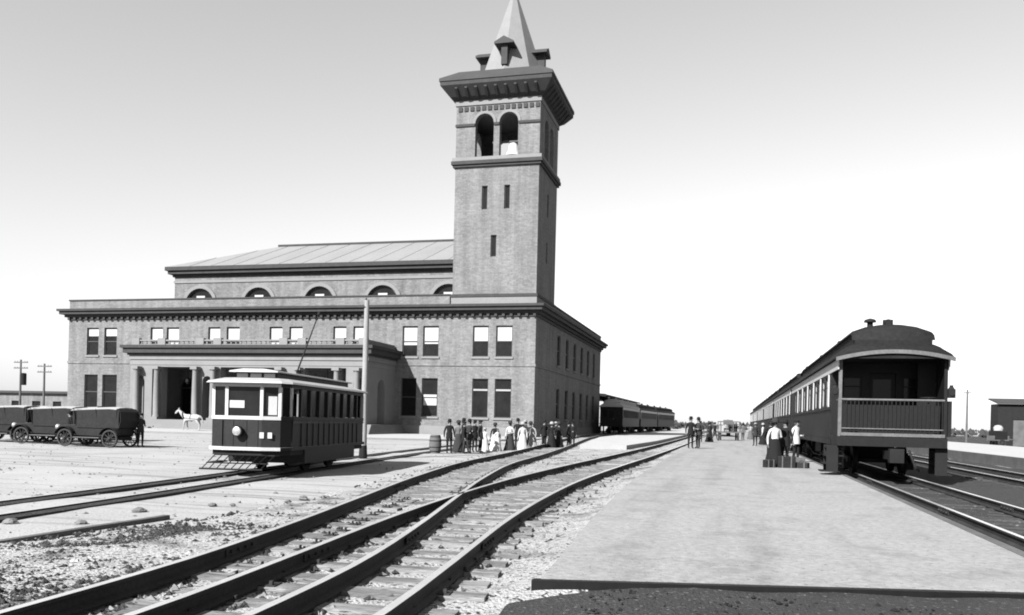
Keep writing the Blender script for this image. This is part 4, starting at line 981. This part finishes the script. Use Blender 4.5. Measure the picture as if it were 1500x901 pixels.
def coat_mesh():
    n = 20; secs = []
    for z, a, b in ((1.12, .165, .128), (1.0, .175, .14), (.85, .185, .15), (.78, .19, .155)):
        secs.append([(a * math.cos(t), b * math.sin(t), z) for t in [2 * math.pi * k / n for k in range(n)]])
    mb = MB(); mb.loft(secs); return mb.mesh('coat_skirt', 'cloth_black', True)
SK, CO = skirt_mesh(), coat_mesh()
def setm(o, i, m):
    s = o.material_slots[i]; s.link = 'OBJECT'; s.material = M[m]
def person(label, x, y, h, rz, pose='stand', top='charcoal', low='black', hat='bowler', woman=False, z=0.0, group='people at the station'):
    k = h / 1.80
    p = link('person', BM_[pose], None, (x, y, z), rz, k); tag(p, label, 'person', group)
    setm(p, 0, 'cloth_' + low); setm(p, 1, 'cloth_' + top)
    link('hair', HR[1 if woman else 0], p)
    if hat: link('hat', HM[hat], p)
    if woman: o = link('skirt', SK, p); setm(o, 0, 'cloth_' + low)
    else: o = link('coat_skirt', CO, p); setm(o, 0, 'cloth_' + top)
    return p
G1 = 'people waiting before the tower'
pi = math.pi
person('stout man in black suit and bowler hat beside the barrel', -13.75, 40.5, 1.72, .6, 'stand', 'black', 'black', 'bowler', group=G1)
person('man in black coat stepping along behind the man by the barrel', -13.35, 41.6, 1.78, 2.2, 'walk', 'black', 'black', 'bowler', group=G1)
person('man in charcoal suit with bent arm in the crowd before the tower', -12.95, 41.3, 1.75, -.4, 'bent', 'charcoal', 'charcoal', 'bowler', group=G1)
person('man in charcoal coat and flat cap between the two groups', -12.75, 42.6, 1.74, 1.5, 'stand', 'charcoal', 'black', 'cap', group=G1)
person('child in white dress and straw hat in the crowd', -12.85, 43.8, 1.32, .3, 'stand', 'white', 'white', 'boater', True, group=G1)
person('woman in black blouse with white skirt and dark wide hat', -12.8, 45.6, 1.55, .2, 'stand', 'black', 'white', 'wide', True, group=G1)
person('woman in white blouse with dark skirt and wide dark hat', -12.2, 46.6, 1.66, -.2, 'bent', 'white', 'charcoal', 'wide', True, group=G1)
person('tall man in black suit behind the women in white', -12.4, 49.2, 1.86, .1, 'stand', 'black', 'black', 'bowler', group=G1)
person('woman in white dress from neck to hem with pale wide hat', -11.55, 47.0, 1.62, .4, 'stand', 'white', 'white', 'widepale', True, group=G1)
person('woman in pale grey dress next to the woman all in white', -11.5, 49.3, 1.6, -.5, 'stand', 'pale', 'pale', None, True, group=G1)
person('man in black suit at the tower end of the crowd', -11.75, 53.6, 1.8, .8, 'bent', 'black', 'black', 'bowler', group=G1)
person('man in charcoal suit and straw boater crossing the curving rails', -11.1, 54.2, 1.74, 1.2, 'walk', 'charcoal', 'charcoal', 'boater', group=G1)
person('woman in black dress and wide dark hat on the curving track', -10.7, 53.2, 1.68, -.3, 'stand', 'black', 'black', 'wide', True, group=G1)
person('man in black overcoat furthest along the curving track', -10.4, 56.4, 1.75, .2, 'stand', 'black', 'black', 'cap', group=G1)
person('boy in grey jacket and cap among the track walkers', -11.7, 56.5, 1.45, .5, 'stand', 'grey', 'charcoal', 'cap', group=G1)
person('man in black suit half hidden behind the man in the flat cap', -13.3, 43.4, 1.72, .9, 'stand', 'black', 'charcoal', 'bowler', group=G1)
person('woman in charcoal dress between the tall man and the pale grey dress', -11.9, 50.4, 1.66, .2, 'stand', 'charcoal', 'charcoal', 'wide', True, group=G1)
person('man in black coat close behind the man at the tower end', -12.1, 55.2, 1.78, -.7, 'stand', 'black', 'black', 'bowler', group=G1)
person('woman in black dress and pale hat by the straw boater', -11.0, 52.4, 1.66, .5, 'stand', 'black', 'black', 'widepale', True, group=G1)
person('man in dark suit bent toward the woman on the curving track', -10.3, 54.4, 1.76, 1.4, 'bent', 'black', 'charcoal', 'bowler', group=G1)
person('stooping man in black jacket and cap among the suited men', -13.0, 40.6, 1.66, 1.9, 'bent', 'black', 'charcoal', 'cap', group=G1)
person('woman in grey dress and wide dark hat behind the suited men', -13.9, 42.4, 1.64, -.3, 'stand', 'grey', 'charcoal', 'wide', True, group=G1)
person('girl in white frock without hat next to the white skirted woman', -12.45, 44.9, 1.3, .8, 'stand', 'white', 'white', None, True, group=G1)
person('man in charcoal suit and boater behind the woman all in white', -11.8, 48.6, 1.8, -.9, 'bent', 'charcoal', 'charcoal', 'boater', group=G1)
G2 = 'people on the long platform'
person('man in black suit, one of a pair standing mid platform', -2.5, 54.2, 1.98, .3, 'stand', 'black', 'black', 'bowler', z=.25, group=G2)
person('man in charcoal suit with bent arm, other of the mid platform pair', -2.05, 54.6, 1.95, -.6, 'bent', 'charcoal', 'black', 'bowler', z=.25, group=G2)
person('woman in white blouse and long dark skirt beside the coach steps', 1.55, 33.0, 1.74, .3, 'bent', 'white', 'black', 'wide', True, z=.25, group=G2)
person('man in black suit waiting next to the suitcases', 1.95, 33.6, 1.76, -.5, 'stand', 'black', 'black', 'bowler', z=.25, group=G2)
person('porter in white jacket and dark cap near the coach side', 2.62, 37.6, 1.82, .9, 'bent', 'white', 'black', 'cap', z=.25, group=G2)
person('man in black suit walking away past the coaches', 1.9, 45.0, 1.78, 3.0, 'walk', 'black', 'black', 'bowler', z=.25, group=G2)
for i, (x, y, h, t, lw, ht, wm, lab) in enumerate(((-2.6, 74, 1.8, 'black', 'black', 'bowler', 0, 'man in black suit far along the platform before the baggage wagon'), (-1.9, 76, 1.75, 'charcoal', 'black', 'wide', 1, 'woman in charcoal dress far along the platform'),
        (-1.6, 84, 1.8, 'black', 'charcoal', 'cap', 0, 'porter in black jacket at the tail of the baggage wagon'), (1.1, 91, 1.78, 'grey', 'black', 'bowler', 0, 'man in grey jacket at the head of the baggage wagon'),
        (1.7, 66, 1.76, 'charcoal', 'black', 'boater', 0, 'man in charcoal suit and boater near the second coach'), (2.4, 71, 1.7, 'white', 'black', 'widepale', 1, 'woman in white blouse and pale hat near the third coach'),
        (-2.3, 95, 1.8, 'black', 'black', 'bowler', 0, 'man in black suit beyond the baggage wagon'), (2.0, 98, 1.7, 'pale', 'grey', 'wide', 1, 'woman in pale blouse and grey skirt beyond the baggage wagon'))):
    person(lab, x, y, h, i * .9, ('stand', 'bent', 'walk')[i % 3] if not wm else 'stand', t, lw, ht, bool(wm), .25, G2)
person('man in black coat standing beside the portico steps', -57.6, 70.6, 1.75, .4, 'stand', 'black', 'black', 'bowler', z=.13, group='people near the portico')
person('man in charcoal jacket facing away near the portico steps', -56.6, 71.0, 1.7, 2.6, 'stand', 'charcoal', 'black', 'cap', z=.13, group='people near the portico')
person('driver in black coat and cap behind the middle touring car', -31.9, 37.4, 2.0, .3, 'stand', 'black', 'black', 'cap', group='people near the touring cars')
person('driver in charcoal coat leaning by the wheel of the last touring car', -28.0, 35.6, 1.7, 1.2, 'bent', 'charcoal', 'black', 'cap', group='people near the touring cars')
person('driver in black coat and bowler between the touring cars', -31.6, 35.0, 1.7, -.6, 'stand', 'black', 'black', 'bowler', group='people near the touring cars')
# horse before the portico
hn = {'pel': ((.75, 0, 1.32), (.26, .30)), 'bel': ((.25, 0, 1.26), (.30, .33)), 'che': ((-.35, 0, 1.24), (.27, .34)), 'sho': ((-.62, 0, 1.36), (.19, .26)), 'nk1': ((-.85, 0, 1.58), (.13, .21)), 'nk2': ((-1.08, 0, 1.82), (.10, .15)),
      'pol': ((-1.2, 0, 1.98), (.09, .12)), 'hd': ((-1.38, 0, 1.85), (.085, .13)), 'nos': ((-1.6, 0, 1.62), (.06, .08)), 'rmp': ((1.0, 0, 1.36), (.17, .2)), 'ta1': ((1.2, 0, 1.25), .05), 'ta2': ((1.28, 0, .85), .06), 'ta3': ((1.27, 0, .5), .02)}
he = [('pel', 'bel'), ('bel', 'che'), ('che', 'sho'), ('sho', 'nk1'), ('nk1', 'nk2'), ('nk2', 'pol'), ('pol', 'hd'), ('hd', 'nos'), ('pel', 'rmp'), ('rmp', 'ta1'), ('ta1', 'ta2'), ('ta2', 'ta3')]
for s, nm, fx, bx in ((-1, 'l', -.08, .06), (1, 'r', .08, -.06)):
    hn['fe' + nm] = ((-.48, s * .18, .98), .12); hn['fk' + nm] = ((-.50 + fx, s * .17, .55), .065); hn['ff' + nm] = ((-.48 + fx * 2, s * .17, .18), .042); hn['fh' + nm] = ((-.54 + fx * 2, s * .17, .05), .06)
    hn['st' + nm] = ((.72, s * .2, .98), .16); hn['ho' + nm] = ((.98 + bx, s * .18, .60), .07); hn['bf' + nm] = ((.92 + bx * 2, s * .18, .2), .045); hn['bh' + nm] = ((.85 + bx * 2, s * .18, .05), .062)
    he += [('che', 'fe' + nm), ('fe' + nm, 'fk' + nm), ('fk' + nm, 'ff' + nm), ('ff' + nm, 'fh' + nm), ('pel', 'st' + nm), ('st' + nm, 'ho' + nm), ('ho' + nm, 'bf' + nm), ('bf' + nm, 'bh' + nm)]
hm_ = skin_mesh('horse', hn, he, 'bel', 2)
eb = MB()
for s in (-1, 1): eb.tube((-1.2, s * .06, 2.05), (-1.21, s * .08, 2.22), .045, .01, 6)
add_geo(hm_, eb); hm_.materials.append(M['horse'])
ho = link('horse', hm_, None, (-47.6, 67.2, .13), .12, .93); tag(ho, 'pale harnessed horse standing before the station portico', 'horse')
mb = MB(); mb.loft([[(-.75 - .12 * (z - 1.2), y, z) for y, z in ((-.02, .98), (0, .95), (.02, .98), (0, 1.02))] for _ in (0, 1)])
mb = MB()
for k in range(18):
    a, b = 2 * pi * k / 18, 2 * pi * (k + 1) / 18; f = lambda t: (-.66 - .16 * math.sin(t), .28 * math.cos(t), 1.38 + .37 * math.sin(t)); mb.tube(f(a), f(b), .05, n=6)
mb.build('collar', 'leather', ho)
mb = MB()
for k in range(16):
    a, b = 2 * pi * k / 16, 2 * pi * (k + 1) / 16; f = lambda t: (.1, .33 * math.cos(t), 1.26 + .36 * math.sin(t)); mb.tube(f(a), f(b), .03, n=5)
for s in (-1, 1): mb.tube((-.6, s * .3, 1.25), (1.25, s * .36, 1.1), .025, n=5)
mb.build('harness', 'leather', ho)
mb = MB(); mb.prism([(-.62, 1.72), (-1.2, 2.10), (-1.14, 1.98), (-.7, 1.55)], lambda p, q, t: (p, t, q), -.035, .07); mb.build('mane', 'hair', ho)

# ------------------------------------------------------------------ barrel, luggage, wagon
mb = MB(); mb.lathe([(.24, 0), (.29, .2), (.31, .45), (.29, .72), (.24, .92), (.22, .92), (.21, .88)], n=18); b_ = mb.build('barrel', 'timber', smooth=True); b_.location = (-14.45, 40.4, 0.01)
tag(b_, 'dark upright barrel standing at the end of the crowd', 'barrel')
for z, r in ((.1, .268), (.3, .302), (.62, .302), (.82, .268)):
    mb = MB(); mb.lathe([(r, z - .025), (r + .008, z), (r, z + .025)], n=18); mb.build('hoop', 'iron', b_)
def case(label, loc, rz, sx, sy, sz, m='leather', name='suitcase', cat='suitcase', group='luggage beside the coach'):
    mb = MB(); mb.box(-sx / 2, sx / 2, -sy / 2, sy / 2, 0, sz); o = mb.build(name, m, bevel=.02); o.location = loc; o.rotation_euler = (0, 0, rz); tag(o, label, cat, group)
    for x in (-.25, .25):
        mb = MB(); mb.box(x * sx - .02, x * sx + .02, -sy / 2 - .006, sy / 2 + .006, -.0, sz + .006); mb.build('strap', 'timber', o)
    mb = MB()
    for k in range(6):
        a, b = pi * k / 6, pi * (k + 1) / 6; mb.tube((.09 * math.cos(a), 0, sz + .06 * math.sin(a)), (.09 * math.cos(b), 0, sz + .06 * math.sin(b)), .012, n=5)
    mb.build('handle', 'leather', o); return o
case('large dark suitcase standing before the man in black', (1.95, 32.55, .25), .1, .62, .24, .42)
case('small dark suitcase lying next to the larger one', (2.5, 32.8, .25), -.3, .5, .34, .2)
case('dark trunk behind the small suitcase', (2.25, 33.35, .25), .3, .75, .42, .36, 'timber', 'trunk', 'trunk')
case('dark grip bag at the hem of the long dark skirt', (1.35, 32.4, .25), .5, .42, .24, .28, 'leather', 'grip_bag', 'bag')
wg = thing('baggage_wagon', 'high piled baggage wagon with spoked wheels far along the platform', 'wagon', (-.35, 88.3, .25), .1)
mb = MB(); mb.box(-.95, .95, -1.5, 1.5, .75, .88); mb.build('deck', 'timber', wg)
for y in (-1.5, 1.5):
    mb = MB()
    for x in (-.9, -.3, .3, .9): mb.box(x - .04, x + .04, y - .03, y + .03, .88, 1.9)
    mb.box(-.95, .95, y - .04, y + .04, 1.82, 1.92); mb.build('end_rack', 'timber', wg)
for x in (-.85, .85):
    for y in (-1.0, 1.0): link('wheel', w40, wg, (x, y, .42), pi / 2)
mb = MB(); mb.tube((-.8, -1, .42), (.8, -1, .42), .04); mb.tube((-.8, 1, .42), (.8, 1, .42), .04); mb.box(-.1, .1, -1.1, 1.1, .45, .75); mb.build('axle', 'iron', wg)
for lab, x, y, z, sx, sy, sz, m in (('pale trunk on the baggage wagon deck', -.85, 87.9, 1.131, .8, .6, .6, 'canvas'), ('black trunk on the baggage wagon deck', .1, 87.8, 1.131, .8, .6, .7, 'leather'),
        ('dark timber trunk topmost on the baggage wagon', -.4, 87.9, 1.84, .9, .5, .45, 'timber')):
    case(lab, (x, y, z), .1, sx, sy, sz, m, 'trunk', 'trunk', 'trunks on the baggage wagon')

# ------------------------------------------------------------------ canopy and distant things
ca = thing('platform_canopy', 'low station canopy with pale fascia reaching past the side wall', 'canopy', (-24, 150, 0), world=True)
mb = MB(); mb.prism([(-30, 6.6), (-18.4, 6.0), (-18.4, 5.8), (-30, 6.3)], lambda p, q, t: (p, t, q), 126.2, 176); mb.build('roof', 'darkroof', ca)
mb = MB(); mb.prism([(-30, 6.65), (-18.35, 6.05), (-18.35, 5.65), (-30, 6.2)], lambda p, q, t: (p, t, q), 126.0, 126.19); mb.build('fascia', 'letter', ca)
pm = MB().tube((0, 0, 0), (0, 0, 5.8), .12).prism([(-.9, 5.7), (.9, 5.7), (0, 4.9)], lambda p, q, t: (p, t, q), -.05, .05).mesh('post', 'iron')
for k in range(9): link('post', pm, ca, (-19.6, 127 + k * 6, 0)); link('post', pm, ca, (-28, 127 + k * 6, 0))
# utility poles far at the left
def upole(label, x, y, h, boxy):
    mb = MB(); mb.tube((0, 0, -.3), (0, 0, h), .2, .13, 8); o = mb.build('utility_pole', 'timber'); o.location = (x, y, 0); tag(o, label, 'pole', 'utility poles behind the cars')
    for z in (h - .5, h - 1.4):
        mb = MB(); mb.box(-1.3, 1.3, -.07, .07, z, z + .16); c_ = mb.build('crossarm', 'timber', o)
        for xx in (-1.15, -.7, .7, 1.15): mb = MB(); mb.lathe([(.03, z + .16), (.07, z + .2), (.06, z + .32), (.02, z + .34)], (xx, 0, 0), 8); mb.build('insulator', 'blind', c_)
    if boxy: mb = MB(); mb.lathe([(.42, h - 4.0), (.45, h - 3.9), (.45, h - 2.2), (.3, h - 2.1)], (.55, 0, 0), 12); mb.build('transformer', 'iron', o)
upole('utility pole with two crossarms and a big transformer drum', -108.8, 110, 9.5, True)
upole('thinner utility pole nearer the station corner', -104.3, 110, 8.9, False)
wh = thing('warehouse', 'low flat roofed warehouse beyond the station corner', 'building', (-118, 130, 0), world=True)
whf = lambda u, z, d: (u, 126 + d, z)
wops = [(-140 + k * 4.5, -138.2 + k * 4.5, 1.4, 3.2) for k in range(10)]
mb = MB(); wall(mb, whf, -142, -96, 0, 4.6, wops, .3); mb.box(-142, -96, 126.35, 136, 0, 4.6); mb.build('wall', 'brick', wh)
mb = MB(); mb.box(-142.5, -95.5, 125.4, 136.5, 4.601, 5.0); mb.build('roof', 'darkroof', wh)
for op in wops: window(wh, whf, op, 0)
# right: dark shed, pole, handcart, cinder yard
sheet('yard', 'cinder', 23.2, 160, 30, 330, 0.05, 30)
sh = thing('goods_shed', 'dark timber goods shed beyond the far island platform', 'building', (35, 115, 0), world=True)
shf = lambda u, z, d: (u, 110 + d, z)
so = [(31.6, 34.0, 0.1, 3.2)]
mb = MB(); wall(mb, shf, 30.0, 42, 0, 5.0, so, .3); mb.box(30.0, 30.2, 110.01, 113, 0, 5.0); mb.box(41.8, 42, 110.01, 113, 0, 5); mb.box(30.2, 41.8, 112.8, 113, 0, 5); mb.build('wall', 'leather', sh)
mb = MB(); mb.prism([(109.6, 5.0), (113.4, 5.6), (113.4, 5.75), (109.6, 5.15)], lambda p, q, t: (t, p, q), 29.8, 42.3); mb.build('roof', 'darkroof', sh)
mb = MB(); ubox(mb, shf, 31.61, 33.99, .11, 3.19, .1, .16); mb.build('door', 'timber', sh)
mb = MB(); mb.tube((0, 0, -.2), (0, 0, 6.6), .13, .09, 8); o = mb.build('yard_pole', 'timber'); o.location = (26.7, 110, 0); tag(o, 'bare slim pole in the yard right of the coaches', 'pole')
mb = MB(); mb.box(-.4, .4, -.05, .05, 6.2, 6.3); mb.build('crossarm', 'timber', o)
cart = thing('handcart', 'dark loaded cart with pale sack on the far yard', 'cart', (28.4, 104, .06), .4)
mb = MB(); mb.box(-.9, .9, -.6, .6, .7, .82); mb.box(-.9, -.84, -.6, .6, .82, 1.25); mb.box(.84, .9, -.6, .6, .82, 1.25); mb.tube((.9, -.3, .75), (1.8, -.3, .9), .04); mb.tube((.9, .3, .75), (1.8, .3, .9), .04); mb.build('bed', 'timber', cart)
for y in (-.66, .66): link('wheel', w40, cart, (0, y, .42), 0, (1.1, 1, 1))
mb = MB(); mb.box(-.75, .75, -.5, .5, .82, 1.7); ld = mb.build('crate', 'leather', cart); 
mb = MB(); mb.lathe([(.2, 0), (.42, .1), (.45, .4), (.3, .65), (.1, .72)], (.0, 0, 1.7), 10, sq=(1.2, 1)); sk = mb.build('sack', 'canvas', cart, smooth=True)
# distant scrub along the horizon (one mass nobody could count)
rr = random.Random(77); mb = MB()
for k in range(1500):
    a = rr.uniform(-1.15, .75); d = rr.uniform(260, 520); x, y = math.sin(a) * d, math.cos(a) * d
    if -80 < x < 20 and y < 300: continue
    r = rr.uniform(.5, 2.0) * (1 + .5 * mn.noise((x * .02, y * .02, 0)))
    for q in range(7):
        px, py, pz = x + rr.uniform(-r, r), y + rr.uniform(-r, r), rr.uniform(0, r * 1.2); s_ = r * rr.uniform(.35, .7)
        t = rr.uniform(0, 6.28); mb.add([(px + s_ * math.cos(t), py + s_ * math.sin(t), pz - s_ * .4), (px + s_ * math.cos(t + 2.1), py + s_ * math.sin(t + 2.1), pz - s_ * .3), (px + s_ * math.cos(t + 4.2), py + s_ * math.sin(t + 4.2), pz), (px, py, pz + s_)], [(0, 1, 3), (1, 2, 3), (2, 0, 3)])
stuff(tag(mb.build('scrub', 'leaf'), 'dark low scrub along the far horizon', 'scrub'))
